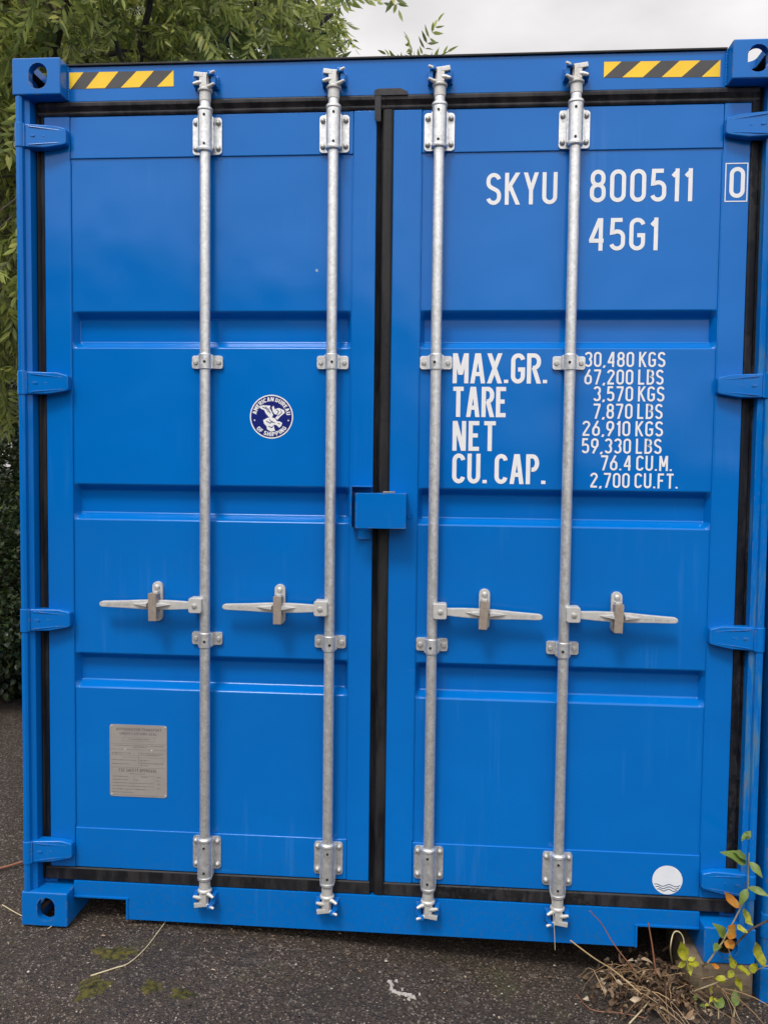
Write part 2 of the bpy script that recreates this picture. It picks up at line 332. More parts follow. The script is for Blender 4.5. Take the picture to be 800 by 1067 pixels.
def casting(x0, y0, z0, sx, sy, sz, ox, oy, oz):
    """hollow corner casting: rounded block, inner cavity, holes on the outer x, y and z sides"""
    cx, cy, cz = x0+sx/2, y0+sy/2, z0+sz/2; T = .026
    def ob(verts_faces, bev=0, seg=3):
        me = bpy.data.meshes.new('tmp'); me.from_pydata(verts_faces.v, [], verts_faces.f); bm = bmesh.new(); bm.from_mesh(me)
        bmesh.ops.recalc_face_normals(bm, faces=bm.faces)
        if bev: bmesh.ops.bevel(bm, geom=list(bm.edges), offset=bev, segments=seg, affect='EDGES', profile=.5)
        bm.to_mesh(me); bm.free(); o = bpy.data.objects.new('tmp', me); COL.objects.link(o); return o
    m = MB(); m.box(x0, x0+sx, y0, y0+sy, z0, z0+sz); o = ob(m, .005)
    cut = []
    m = MB(); m.box(x0+T, x0+sx-T, y0+T, y0+sy-T, z0+T, z0+sz-T); cut.append(ob(m))
    dx = .006*(1 if ox < 0 else -1)
    m = MB(); ya, yb = (y0-.01, y0+T+.01) if oy < 0 else (y0+sy-T-.01, y0+sy+.01)
    m.prism_xz(rrect(cx+dx, cz+.001, .062, .082, .0305, 8), ya, yb); cut.append(ob(m))
    pf = rrect(0, 0, .080, .058, .028, 8); xa, xb = (x0-.01, x0+T+.01) if ox < 0 else (x0+sx-T-.01, x0+sx+.01)
    m = MB(); m.sweep_x([(cy+a_, cz+b_) for a_, b_ in pf], xa, xb); cut.append(ob(m))
    pf = rrect(0, 0, .064, .124, .030, 8); za, zb_ = (z0-.01, z0+T+.01) if oz < 0 else (z0+sz-T-.01, z0+sz+.01)
    m = MB(); m.sweep_z([(cx+a_, cy+b_) for a_, b_ in pf], za, zb_); cut.append(ob(m))
    for c in cut: q = o.modifiers.new('b', 'BOOLEAN'); q.operation = 'DIFFERENCE'; q.solver = 'EXACT'; q.object = c
    me = bpy.data.meshes.new_from_object(o.evaluated_get(bpy.context.evaluated_depsgraph_get()))
    for c in cut+[o]: bpy.data.objects.remove(c)
    me.name = 'corner_casting'; me.materials.clear(); me.materials.append(MAT['blue_paint_chipped']); me.materials.append(MAT['cavity_shade'])
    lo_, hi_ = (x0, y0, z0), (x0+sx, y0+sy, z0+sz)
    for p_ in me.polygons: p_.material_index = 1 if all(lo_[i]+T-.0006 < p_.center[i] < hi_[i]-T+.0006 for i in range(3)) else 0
    me.shade_smooth(); me.set_sharp_from_angle(angle=R(40))
    o = bpy.data.objects.new('corner_casting', me); COL.objects.link(o); par(o, root); wn(o); return o
for zz, oz in ((0, -1), (H-.118, 1)):
    casting(0, 0, zz, .162, .178, .118, -1, -1, oz); casting(W-.162, 0, zz, .162, .178, .118, 1, -1, oz)
    casting(0, Lc-.178, zz, .162, .178, .118, -1, 1, oz); casting(W-.162, Lc-.178, zz, .162, .178, .118, 1, 1, oz)

YH = .055
# header and sill
m = MB(); m.sweep_x([(YH, 2.777), (YH, 2.888), (YH+.006, 2.893), (.16, 2.893), (.16, 2.777)], .163, W-.163)
for xx in (.164, W-.164):
    m.tube([(xx, YH-.001, 2.78+i*.0045) for i in range(25)], [.003+.0012*(i % 2) for i in range(25)], 8)   # weld
m.build('header', 'blue_paint', root, .0015)
m = MB(); m.box(.1635, W-.1635, .0475, .12, 2.8895, 2.8955); m.build('roof_edge_strip', 'black_rubber', root, .001)  # thin black strip along the top edge of the header
m = MB()
p0, p1 = .353, 2.073
m.prism_xz([(p0, .012), (p1, .012), (p1, .085), (W-.163, .085), (W-.163, .1400), (.163, .1400), (.163, .085), (p0, .085)], .050, .058)
m.box(.163, W-.163, .0582, .16, .118, .134)
m.box(.163, p0+.006, .046, .052, .083, .090); m.box(p0-.004, p0+.003, .046, .052, .012, .083)   # pocket edging
m.box(p1-.006, W-.163, .046, .052, .083, .090); m.box(p1-.003, p1+.004, .046, .052, .012, .083)
m.build('door_sill', 'blue_paint', root, .0012)
for xa, xb in ((.163, .353), (2.073, W-.163)):      # fork pocket tunnels under the floor
    m = MB(); m.box(xa, xb, .1605, 1.3, .098, .104); m.box(xa, xa+.006, .1605, 1.3, .02, .0975)
    m.build('fork_pocket', 'blue_paint', root)
# corner posts: pin tube, web and inner channel
for sgn in (1, -1):
    X = lambda v: v if sgn == 1 else W-v
    m = MB()
    m.prism_xz  # noqa
    prof = [(X(a), b) for a, b in ((.004, .014), (.009, .004), (.020, .002), (.028, .008), (.030, .022), (.044, .030), (.046, .075), (.090, .082), (.090, .165), (.004, .165))]
    m.sweep_z(prof, .1182, H-.1182)
    m.build('corner_post', 'blue_paint' if sgn == 1 else 'blue_paint_worn', root, .0012)
    m = MB()
    m.box(*sorted((X(.004), X(.150))), Lc-.165, Lc-.004, .1182, H-.1182); m.build('corner_post', 'blue_paint', root, .004)
# rails, side walls, roof, end wall
for sgn in (1, -1):
    X = lambda v: v if sgn == 1 else W-v
    m = MB(); m.box(*sorted((X(.006), X(.06))), .179, Lc-.179, .02, .17); m.build('bottom_rail', 'blue_paint', root, .003)
    m = MB(); m.box(*sorted((X(.004), X(.064))), .179, Lc-.179, H-.075, H-.008); m.build('top_rail', 'blue_paint', root, .004)
    m = MB(); y = .166; k = 0; ypts = []
    while y < Lc-.17:
        for dy, dx in ((0, .010), (.072, .010), (.14, .046), (.21, .046)):
            ypts.append((y+dy, dx))
        y += .278
    ypts = [(a, b) for a, b in ypts if a < Lc-.17]+[(Lc-.166, .010)]
    vs = [(X(b), a, z) for a, b in ypts for z in (.171, H-.076)]
    m.add(vs, [(2*i, 2*i+2, 2*i+3, 2*i+1) for i in range(len(ypts)-1)])
    m.build('side_wall', 'blue_paint', root, smooth=0)
m = MB(); y = .161; ypts = []
while y < Lc-.2: ypts += [(y, H-.012), (y+.09, H-.012), (y+.105, H-.030), (y+.185, H-.030)]; y += .209
ypts.append((Lc-.165, H-.012))
m.add([(x, a, b) for a, b in ypts for x in (.065, W-.065)], [(2*i, 2*i+1, 2*i+3, 2*i+2) for i in range(len(ypts)-1)])
m.build('roof', 'blue_paint', root, smooth=0)
m = MB(); m.box(.151, W-.151, Lc-.06, Lc-.03, .02, H-.02); m.build('end_wall', 'blue_paint', root)
m = MB(); m.box(.065, W-.065, .165, Lc-.17, .120, .150)
for i in range(36):
    yy = .5+i*.32
    if abs(yy-.5) > .2: m.box(.065, W-.065, yy, yy+.045, .03, .119)
m.build('floor', 'timber', root)

# ---- doors
DY = .0645
ROWS = [(2.092, 1.973), (1.515, 1.396), (.936, .817)]
def door(xa, xb, pa, pb, tp):
    """xa..xb the leaf, pa..pb its pressed panel; hinge side is tp"""
    m = MB(); zb, zt, pz0, pz1 = .185, 2.731, .3255, 2.594
    m.box(xa, pa, .058, .108, zb, zt); m.box(pb, xb, .058, .108, zb, zt)
    m.box(pa+.0005, pb-.0005, .0600, .107, pz1, zt-.0005); m.box(pa+.0005, pb-.0005, .0600, .107, zb+.0005, pz0)
    frame_v, frame_f = m.v, m.f
    # pressed panel: height field
    d, s, e = .033, .021, .0045
    zp = [(pz0, 0)]
    for t, b in reversed(ROWS):
        zp += [(b-e, 0), (b, .0006), (b+e, d*e/s*1.0), (b+s-e, d*(1-e/s)), (b+s, d-.0006), (b+s+e, d)]
        zp += [(t-s-e, d), (t-s, d-.0006), (t-s+e, d*(1-e/s)), (t-e, d*e/s), (t, .0006), (t+e, 0)]
    zp.append((pz1, 0))
    xs_ = [(pa, 0), (pa+.004, .12), (pa+.014, .9), (pa+.018, 1), (pb-.018, 1), (pb-.014, .9), (pb-.004, .12), (pb, 0)]
    vs = [(x, DY+dd*k, z) for z, dd in zp for x, k in xs_]; nx_ = len(xs_)
    fs = [(j*nx_+i, j*nx_+i+1, (j+1)*nx_+i+1, (j+1)*nx_+i) for j in range(len(zp)-1) for i in range(nx_-1)]
    pm = MB(); pm.add(vs, fs); po = pm.build('panel_sheet', 'blue_paint', None, smooth=50)
    o = m.build('door', 'blue_paint', root, .003)
    # join the sheet and the weld beads into the door mesh
    wm_ = MB()
    for x in (pa, pb):
        L = 110; wm_.tube([(x, .0615, pz0+.01+(pz1-pz0-.02)*i/L) for i in range(L+1)], [.0026+.0007*random.random() for _ in range(L+1)], 6)
    wo = wm_.build('weld', 'blue_paint', None, smooth=60)
    bm = bmesh.new(); bm.from_mesh(o.data); bm.from_mesh(po.data); bm.from_mesh(wo.data); bm.to_mesh(o.data); bm.free()
    for q in (po, wo): me = q.data; bpy.data.objects.remove(q); bpy.data.meshes.remove(me)
    o.data.shade_smooth(); o.data.set_sharp_from_angle(angle=R(50))
    return o
dl = door(.077, 1.186, .165, 1.111, .077); dr = door(1.240, 2.357, 1.332, 2.275, 2.357)
dl['label'] = 'left door leaf with round navy emblem and data plate'; dr['label'] = 'right door leaf with white lettering'

# ---- gaskets
def gk(m, name, mat, d): return m.build(name, mat, d, .0012)
def hgask(x0, x1, z0, z1, d, mat, up_):
    zz = (z0, z1) if up_ else (z1, z0); t = (zz[1]-zz[0])
    # lip on the frame side, groove, lip on the door side
    pr = [(.0585, zz[0]), (.0545, zz[0]+.12*t), (.0535, zz[0]+.24*t), (.064, zz[0]+.36*t), (.060, zz[0]+.5*t), (.0515, zz[0]+.66*t), (.0505, zz[0]+.9*t), (.0545, zz[0]+t), (.075, zz[0]+t), (.075, zz[0])]
    if not up_: pr = [(.0585, zz[0]), (.0555, zz[0]+.10*t), (.0545, zz[0]+.5*t), (.0535, zz[0]+.94*t), (.056, zz[0]+t), (.075, zz[0]+t), (.075, zz[0])]
    m = MB(); m.sweep_x(pr, x0, x1); return gk(m, 'gasket', mat, d)
hgask(.060, 1.213, 2.7315, 2.7765, dl, 'grey_rubber', True); hgask(1.214, 2.378, 2.7315, 2.7765, dr, 'grey_rubber', True)
hgask(.060, 1.1895, .1405, .1845, dl, 'black_rubber', False); hgask(1.2375, 2.378, .1405, .1845, dr, 'peeling_rubber', False)
def vgask(prof, z0, z1, d, mat): m = MB(); m.sweep_z(prof, z0, z1); return gk(m, 'gasket', mat, d)
vgask([(.0470, .075), (.0480, .064), (.0530, .058), (.0590, .066), (.0650, .061), (.0740, .0585), (.0765, .063), (.0765, .078)], .136, 2.776, dl, 'black_rubber')
vgask([(W-a, b) for a, b in ((.0365, .078), (.0380, .064), (.0440, .058), (.0500, .066), (.0560, .061), (.0760, .0560), (.0805, .060), (.0805, .078))], .136, 2.776, dr, 'peeling_rubber')
vgask([(1.1865, .100), (1.1865, .070), (1.1980, .078), (1.2030, .064), (1.2080, .055), (1.2180, .0515), (1.2330, .0525), (1.2395, .057), (1.2395, .100)], .142, 2.7305, dl, 'black_rubber')
m = MB(); m.prism_xz([(1.178, 2.772), (1.178, 2.789), (1.192, 2.794), (1.262, 2.794), (1.285, 2.783), (1.285, 2.772)], .046, .0545)
m.prism_xz([(1.180, 2.700), (1.180, 2.7715), (1.200, 2.7715), (1.200, 2.690), (1.188, 2.690)], .046, .0525)
gk(m, 'gasket', 'grey_rubber', dl)

# ---- hinges
def hinge(z, d, left, worn=False, hz=.036):
    X = (lambda v: v) if left else (lambda v: W-v)
    m = MB(); h = hz; t = hz*.74
    out = [(.032, -h), (.070, -h), (.100, -h*.98), (.150, -t), (.163, -t*.86), (.166, -t*.6), (.166, t*.7), (.163, t), (.128, h*.98), (.070, h*1.02), (.032, h*1.02)]
    m.prism_xz([(X(a), z+b) for a, b in out], .030, .0575)
    sl = lambda x: .0295-.017*min(1, max(0, (.125-(x if left else W-x))/.09))
    m.v = [(a, sl(a) if b < .05 else b, c_) for a, b, c_ in m.v]
    o = m.build('hinge', 'blue_hinge', d, .004, seg=3)
    k = MB(); k.lathe([(.0150, -h*1.06), (.0165, -h*1.02), (.0165, h*1.02), (.0150, h*1.06)], (X(.0175), .0160, z), seg=24)
    k.prism_xz([(X(a), z+b) for a, b in ((.018, -h*.98), (.036, -h*.98), (.036, h*.98), (.018, h*.98))], .0080, .040)
    r_ = MB()
    for a, b, l in ((.118, 0, .011), (.090, 0, .010), (.058, 0, .010)):
        r_.obox(Matrix.Translation((X(a), sl(X(a)), z+b)), l*1.6 if a < .11 else l, .0035, .007)
    r_.prism_xz([(X(.046), z-h*.84), (X(.146), z-h*.56), (X(.146), z-h*.47), (X(.046), z-h*.75)], .027, .030); q4 = r_.v[-8:]; r_.v[-8:] = [(a, sl(a)-.002+(b-.027), c_) for a, b, c_ in q4]
    r_.prism_xz([(X(.046), z+h*.84), (X(.146), z+h*.58), (X(.146), z+h*.49), (X(.046), z+h*.75)], .027, .030); q4 = r_.v[-8:]; r_.v[-8:] = [(a, sl(a)-.002+(b-.027), c_) for a, b, c_ in q4]
    bm = bmesh.new(); bm.from_mesh(o.data)
    for q in (k, r_):
        oo = q.build('tmp', 'blue_hinge', None, .0015); bm.from_mesh(oo.data); me = oo.data; bpy.data.objects.remove(oo); bpy.data.meshes.remove(me)
    bm.to_mesh(o.data); bm.free(); o.data.shade_smooth(); o.data.set_sharp_from_angle(angle=R(40))
    return o
HZ = [(2.655, .037), (1.850, .037), (1.053, .037), (.252, .037)]
for z, hz in HZ: hinge(z, dl, True, hz=hz); hinge(z-(.006 if z > 2 else 0), dr, False, hz=hz)

BASE_PARTS = [root]+[c for c in root.children]     # remembered for the neighbour, before the fittings go on
HINGES = {d: list(d.children) for d in (dl, dr)}

# ---- locking gear
def gear(bx, d, h):
    by = .030
    m = MB(); m.lathe([(.0165, .12), (.0170, .13), (.0170, 2.79), (.0165, 2.80)], (bx, by, 0), seg=28); m.build('locking_bar', 'galvanised_steel', d)
    def guide(zc0, zc1, s0, s1, up_):
        m = MB(); m.prism_xz(rrect(bx, (zc0+zc1)/2, .097, zc1-zc0, .011), .0535, .0598)
        sl = [(.0205, s0), (.0245, s0+.003), (.0250, s0+.010), (.0232, s0+.014), (.0232, s1-.014), (.0250, s1-.010), (.0245, s1-.003), (.0205, s1)]
        g1 = MB(); g1.lathe(sl, (bx, by, 0), seg=32); g1.box(bx-.026, bx+.026, by, .0533, s0+.012, s1-.028 if up_ else s1-.012)
        o = m.build('bar_bracket', 'galvanised_steel', d, .0012)
        merge(o, g1, 'galvanised_steel', .0008)
        nk = (s1, 2.772) if up_ else (.158, s0)
        return o
    def merge(o, mb, mat, bev=0):
        q = mb.build('tmp', mat, None, bev); bm = bmesh.new(); bm.from_mesh(o.data); n0 = len(bm.faces); bm.from_mesh(q.data)
        if mat not in [x.name for x in o.data.materials]: o.data.materials.append(MAT[mat])
        ix = [x.name for x in o.data.materials].index(mat); bm.faces.ensure_lookup_table()
        for f in bm.faces[n0:]: f.material_index = ix
        bm.to_mesh(o.data); bm.free(); me = q.data; bpy.data.objects.remove(q); bpy.data.meshes.remove(me)
        o.data.shade_smooth(); o.data.set_sharp_from_angle(angle=R(38))
    def bolts(o, pts, r=.0088):
        b = MB()
        for x, z in pts: b.lathe([(r, 0), (r, .003), (r*.86, .0065), (r*.45, .009), (r*.1, .0095)], (x, .0535, z), '-y', 14)
        merge(o, b, 'bolt_steel')
        return o
    def dots(o, zs, r_=.0236):
        b = MB()
        for z in zs: b.lathe([(.0042, 0), (.0042, .0015)], (bx-.003*h, by-r_+.0003, z), '-y', 12)
        merge(o, b, 'dark_hole')
    # top
    o = guide(2.597, 2.716, 2.596, 2.738, True)
    bolts(o, [(bx+a*.037, 2.657+b*.041) for a in (-1, 1) for b in (-1, 1)]); dots(o, (2.617, 2.708))
    # bottom
    o = guide(.205, .318, .178, .324, False)
    bolts(o, [(bx+a*.037, .262+b*.040) for a in (-1, 1) for b in (-1, 1)]); dots(o, (.210, .296))
    # saddles
    for z in (1.923, .999):
        m = MB(); m.prism_xz(rrect(bx, z+.001, .104, .043, .008), .0545, .0640)
        o = m.build('bar_saddle', 'galvanised_steel', d, .001)
        g1 = MB(); g1.lathe([(.0185, -.026), (.0205, -.024), (.0205, .024), (.0185, .026)], (bx, by, z), seg=28)
        g1.box(bx-.0245, bx+.0245, by+.002, .0544, z-.022, z+.023); merge(o, g1, 'galvanised_steel', .0015)
        b = MB()
        for a in (-1, 1): b.lathe([(.0082, 0), (.0082, .002), (.0065, .0055), (.001, .006)], (bx+a*.039, .0545, z), '-y', 14)
        merge(o, b, 'bolt_steel'); b = MB(); b.lathe([(.0045, 0), (.0045, .0014)], (bx-.004*h, by-.0205, z-.002), '-y', 12); merge(o, b, 'dark_hole')
    # cams
    for zc, sg in ((2.79, 1), (.142, -1)):
        Z = lambda v: zc+sg*v
        def zr(a, b): return tuple(sorted((Z(a), Z(b))))
        m = MB()
        pr = [(.0188, -.034 if sg > 0 else -.030), (.0188, -.006), (.0235, -.003), (.0240, .003), (.0215, .006), (.016, .010)]
        m.lathe([(r_, sg*z_) for r_, z_ in pr], (bx, by, zc), seg=28)
        m.lathe([(.0170, sg*.0), (.0160, sg*.018), (.0150, sg*.052)], (bx, by-.002, zc), seg=14)
        o = m.build('locking_cam', 'forged_zinc', d, .001)
        c = MB()
        T_ = lambda x, y, z, rz=0, ry=0: Matrix.Translation((bx+x, by+y, Z(z))) @ Matrix.Rotation(R(ry), 4, 'Y') @ Matrix.Rotation(R(rz), 4, 'Z')
        c.obox(T_(.002*h, -.010, .028), .024, .020, .044)                 # body
        c.obox(T_(.017*h, -.011, .045, ry=-8*h*sg), .030, .020, .015)       # upper lug
        c.tube([(bx-.008*h, by-.012, Z(.046)), (bx-.026*h, by-.018, Z(.049)), (bx-.037*h, by-.022, Z(.053))], [.0065, .006, .0045], 8)
        c.tube([(bx-.006*h, by-.010, Z(.006)), (bx-.022*h, by-.018, Z(.008)), (bx-.036*h, by-.024, Z(.014))], [.0085, .007, .0045], 8)
        c.tube([(bx+.006*h, by-.012, Z(.022)), (bx+.020*h, by-.020, Z(.018)), (bx+.033*h, by-.026, Z(.012))], [.0085, .007, .0045], 8)
        merge(o, c, 'forged_zinc', .002)
        k = MB()
        a, b = zr(.012, .054); k.box(bx-.040, bx+.040, .046, .0548 if sg > 0 else .0498, a, b)
        for sx_ in (-1, 1):
            a, b = zr(.014, .042); k.box(*sorted((bx+sx_*.022, bx+sx_*.038)), .016, .046, a, b)
        a, b = zr(.042, .056); k.box(*sorted((bx-.032*h, bx-.012*h)), .008, .046, a, b)
        q = k.build('cam_keeper', 'blue_keeper', hdr if sg > 0 else sil, .003)
    # handle
    hz = 1.118
    m = MB(); m.prism_xz(rrect(bx+h*.0255, hz+.001, .044, .050, .007), -.002, .048)
    m.prism_xz([(bx+h*.004, hz-.024), (bx+h*.012, hz-.028), (bx+h*.012, hz+.026), (bx+h*.004, hz+.022)], .004, .050)
    o = m.build('handle', 'forged_zinc', d, .003)
    l = MB(); pts = [(.046, .012), (.10, .015), (.14, .016), (.20, .016), (.262, .0125), (.343, .0098), (.351, .0078), (.355, .003)]
    dz = lambda a: -.010*(a-.04)/.3*(1 if h > 0 else .15)
    l.prism_xz([(bx+h*a, hz-.001+dz(a)+b) for a, b in pts]+[(bx+h*a, hz-.001+dz(a)-b) for a, b in reversed(pts)], .010, .026)
    merge(o, l, 'forged_zinc', .004)
    rb = MB()
    for a0, a1 in ((.108, .152), (.240, .186)):
        rb.add([(bx+h*a0, .0095, hz+.001+dz(a0)), (bx+h*a1, -.012, hz+.006+dz(a1)), (bx+h*a1, -.012, hz-.004+dz(a1)), (bx+h*a1, .0098, hz+.010+dz(a1)), (bx+h*a1, .0098, hz-.008+dz(a1))],
               [(0, 1, 2), (0, 3, 1), (0, 2, 4), (0, 4, 3), (1, 3, 4, 2)])
    merge(o, rb, 'forged_zinc')
    em = MB(); a = .252
    for k_ in range(13):                                # cast marks along the grip
        if k_ % 5 == 4: a += .007; continue
        em.obox(Matrix.Translation((bx+h*a, .0098, hz+dz(a)-.001)), .0028, .0014, .008 if k_ % 2 else .005); a += .0062
    merge(o, em, 'bolt_steel')
    b = MB(); b.lathe([(.0085, 0), (.0085, .003), (.004, .0055)], (bx+h*.027, -.002, hz), '-y', 14); merge(o, b, 'bolt_steel')
    # catch
    cx = bx+h*.170; tilt = {0: -1, 1: 0, 2: 4, 3: 2}[gear.i]; gear.i += 1
    m = MB(); m.prism_xz(rrect(cx, hz+.004, .036, .134, .0175, 8), .051, .064)
    o = m.build('handle_catch', 'forged_zinc', d, .002)
    c = MB(); c.box(cx-.008, cx+.008, .030, .051, hz-.048, hz-.024); c.box(cx-.008, cx+.008, .028, .051, hz+.022, hz+.040)
    c.lathe([(.009, 0), (.009, .006), (.004, .009)], (cx, .051, hz+.054), '-y', 14); merge(o, c, 'forged_zinc', .002)
    mt = Matrix.Translation((cx-.004*h, 0, hz-.006)) @ Matrix.Rotation(R(tilt), 4, 'Y')
    c = MB(); c.obox(mt @ Matrix.Translation((0, -.009, 0)), .027, .006, .092)
    c.obox(mt @ Matrix.Translation((.0115*h, .016, .004)), .004, .044, .082); c.obox(mt @ Matrix.Translation((-.0115*h, .012, .012)), .004, .036, .060)
    q = c.build('catch_cover', 'stained_zinc', d, .0015)
gear.i = 0
hdr = [c for c in root.children if c.name.startswith('header')][0]; sil = [c for c in root.children if c.name.startswith('door_sill')][0]
BX = [.6313, 1.0496, 1.3876, 1.8128]
gear(BX[0], dl, -1); gear(BX[1], dl, -1); gear(BX[2], dr, 1); gear(BX[3], dr, 1)

# ---- lock box
m = MB(); m.box(1.137, 1.300, -.020, -.015, 1.386, 1.500); m.box(1.137, 1.300, -.0149, .0565, 1.495, 1.4999)
m.box(1.295, 1.2999, -.0149, .0565, 1.3865, 1.4948); m.box(1.240, 1.2945, .040, .0565, 1.392, 1.494)
o = m.build('lock_box', 'blue_paint_chipped', dr, .002, seg=2)
m = MB(); m.tube([(1.309+.009*math.cos(t), .056, 1.432-.016*math.sin(t)) for t in np.linspace(0, math.pi, 12)], .0016, 6); m.build('hook', 'blue_paint', dr)
m = MB(); m.box(1.120, 1.124, -.004, .0575, 1.388, 1.523); m.box(1.1245, 1.190, -.004, .0575, 1.518, 1.5225); m.box(1.1245, 1.134, .03, .0575, 1.39, 1.50)
m.box(1.139, 1.182, .046, .0575, 1.345, 1.372)
m.build('lock_bracket', 'blue_paint_chipped', dl, .0015)
m = MB(); m.box(1.224, 1.262, .004, .03, 1.5003, 1.505); m.build('washer', 'stained_zinc', dr, .001)

# ------------------------------------------------------------------ stroke lettering
def arc(cx, cy, rx, ry, a0, a1, k=10): return [(cx+rx*math.cos(R(a0+(a1-a0)*i/k)), cy+ry*math.sin(R(a0+(a1-a0)*i/k))) for i in range(k+1)]
def G(ch):
    """strokes in a box 0..w x 0..1 : (width, [(closed, pts)...])"""
    w_ = .40; r = w_/2
    O = arc(r, 1-r, r, r, 180, 0)[:]+arc(r, r, r, r, 0, -180)
    L = {
     '0': (w_, [(1, O)]), 'O': (w_, [(1, O)]),
     '1': (.16, [(0, [(.15, 1.0), (.15, 0)]), (0, [(.15, .97), (.0, .80)])]),
     '2': (w_, [(0, arc(r, 1-r, r, r, 180, -20)+[(.0, .03)]), (0, [(-.05, .0), (w_+.03, .0)])]),
     '3': (w_, [(0, arc(r, 1-r, r, r, 165, 0)+arc(r, .72, r, .20, 0, -75)), (0, arc(r, .28, r, .25, 75, 0)+arc(r, r, r, r, 0, -165))]),
     '4': (w_+.02, [(0, [(w_-.06, 0), (w_-.06, 1)]), (0, [(w_-.09, 1), (0, .28)]), (0, [(-.05, .28), (w_+.04, .28)])]),
     '5': (w_, [(0, [(w_-.03, 1), (.04, 1), (.02, .56)]+arc(r, .40, r, .20, 120, 0)+arc(r, r, r, r, 0, -165))]),
     '6': (w_, [(0, [(w_-.08, 1), (.03, .46)]+arc(r, r+.02, r, r+.02, 160, 180, 2)), (1, arc(r, .41, r, .20, 180, 0)+arc(r, r, r, r, 0, -180))]),
     '7': (w_, [(0, [(-.05, 1), (w_+.05, 1)]), (0, [(w_, .97), (.12, 0)])]),
     '8': (w_, [(1, arc(r, .80, r*.92, .20, 180, 0)+arc(r, .72, r*.92, .18, 0, -180)), (1, arc(r, .34, r, .20, 180, 0)+arc(r, r, r, r, 0, -180))]),
     '9': (w_, [(0, [(.08, 0), (w_-.03, .54)]+arc(r, 1-r-.02, r, r+.02, -20, 0, 2)), (1, arc(r, 1-r, r, r, 180, 0)+arc(r, .59, r, .20, 0, -180))]),
     'S': (w_, [(0, arc(r, .79, r, .21, 15, 180)+arc(r, .73, r, .20, 180, 235, 4)+arc(r, .27, r, .21, 55, 0, 4)+arc(r, .21, r, .21, 0, -165))]),
     'K': (w_, [(0, [(0, 0), (0, 1)]), (0, [(w_, 1), (.0, .42)]), (0, [(.12, .58), (w_+.01, 0)])]),
     'Y': (w_, [(0, [(0, 1), (r, .44)]), (0, [(w_, 1), (r, .44)]), (0, [(r, .5), (r, 0)])]),
     'U': (w_, [(0, [(0, 1)]+arc(r, r, r, r, 180, 360)+[(w_, 1)])]),
     'G': (w_, [(0, arc(r, 1-r, r, r, 10, 180)+arc(r, r, r, r, 180, 360)+[(w_, .46), (r, .46)])]),
     'C': (w_, [(0, arc(r, 1-r, r, r, 8, 180)+arc(r, r, r, r, 180, 352))]),
     'M': (.48, [(0, [(0, 0), (0, 1)]), (0, [(.02, 1), (.24, .25)]), (0, [(.46, 1), (.24, .25)]), (0, [(.48, 0), (.48, 1)])]),
     'A': (.44, [(0, [(0, 0), (.19, 1)]), (0, [(.44, 0), (.25, 1)]), (0, [(.08, .28), (.36, .28)])]),
     'X': (.44, [(0, [(0, 0), (.44, 1)]), (0, [(0, 1), (.44, 0)])]),
     'R': (w_, [(0, [(0, 0), (0, 1), (r, 1)]+arc(r, .76, r, .24, 90, -90)+[(.15, .52)]), (0, [(r, .52), (w_+.01, 0)])]),
     'P': (w_, [(0, [(0, 0), (0, 1), (r, 1)]+arc(r, .74, r, .26, 90, -90)+[(.15, .48)])]),
     'B': (w_, [(1, [(0, 0), (0, 1), (r, 1)]+arc(r*.9, .77, r, .23, 90, -90)+[(r, .54)]+arc(r, .27, r, .27, 90, -90))]),
     'D': (w_, [(1, [(0, 0), (0, 1), (r*.8, 1)]+arc(r, 1-r, r, r, 90, 0)+arc(r, r, r, r, 0, -90))]),
     'T': (w_, [(0, [(-.05, 1), (w_+.05, 1)]), (0, [(r, 1), (r, 0)])]),
     'E': (.34, [(0, [(0, 0), (0, 1)]), (0, [(0, 1), (.37, 1)]), (0, [(0, 0), (.37, 0)]), (0, [(0, .52), (.31, .52)])]),
     'F': (.34, [(0, [(0, 0), (0, 1)]), (0, [(0, 1), (.37, 1)]), (0, [(0, .52), (.31, .52)])]),
     'L': (.34, [(0, [(0, 0), (0, 1)]), (0, [(0, 0), (.37, 0)])]), 'I': (0, [(0, [(0, 0), (0, 1)])]),
     'N': (w_, [(0, [(0, 0), (0, 1)]), (0, [(.02, 1), (w_-.02, 0)]), (0, [(w_, 0), (w_, 1)])]), 'H': (w_, [(0, [(0, 0), (0, 1)]), (0, [(w_, 0), (w_, 1)]), (0, [(0, .5), (w_, .5)])]),
     'V': (w_, [(0, [(0, 1), (r-.02, 0)]), (0, [(w_, 1), (r+.02, 0)])]), 'W': (.5, [(0, [(0, 1), (.12, 0), (.25, .8), (.38, 0), (.5, 1)])]),
     '.': (.02, [(0, [(.01, -.065), (.01, .065)])]), ',': (.02, [(0, [(.03, .05), (-.03, -.14)])]),
     ' ': (.22, []), '*': (.1, [(0, [(.05, .4), (.05, .6)]), (0, [(-.03, .5), (.13, .5)])]),
    }
    return L[ch]
def ribbon(closed, pts, hw):
    P = [Vector(p) for p in pts]; q = [P[0]]
    for p in P[1:]:
        if (p-q[-1]).length > 1e-4: q.append(p)
    if closed and (q[0]-q[-1]).length < 1e-4: q.pop()
    P = q; n_ = len(P); L, Rr = [], []
    for i in range(n_):
        a = P[i]-P[i-1] if (i > 0 or closed) else P[1]-P[0]; b = P[(i+1) % n_]-P[i] if (i < n_-1 or closed) else P[-1]-P[-2]
        na = Vector((-a.y, a.x)).normalized(); nb = Vector((-b.y, b.x)).normalized(); t = (na+nb)
        t = t.normalized() if t.length > 1e-6 else na; dn = t.dot(na); k = 1/dn if dn > .62 else 1.12
        L.append(P[i]+t*hw*k); Rr.append(P[i]-t*hw*k)
    fs = [(i, (i+1) % n_, n_+(i+1) % n_, n_+i) for i in range(n_ if closed else n_-1)]
    return L+Rr, fs
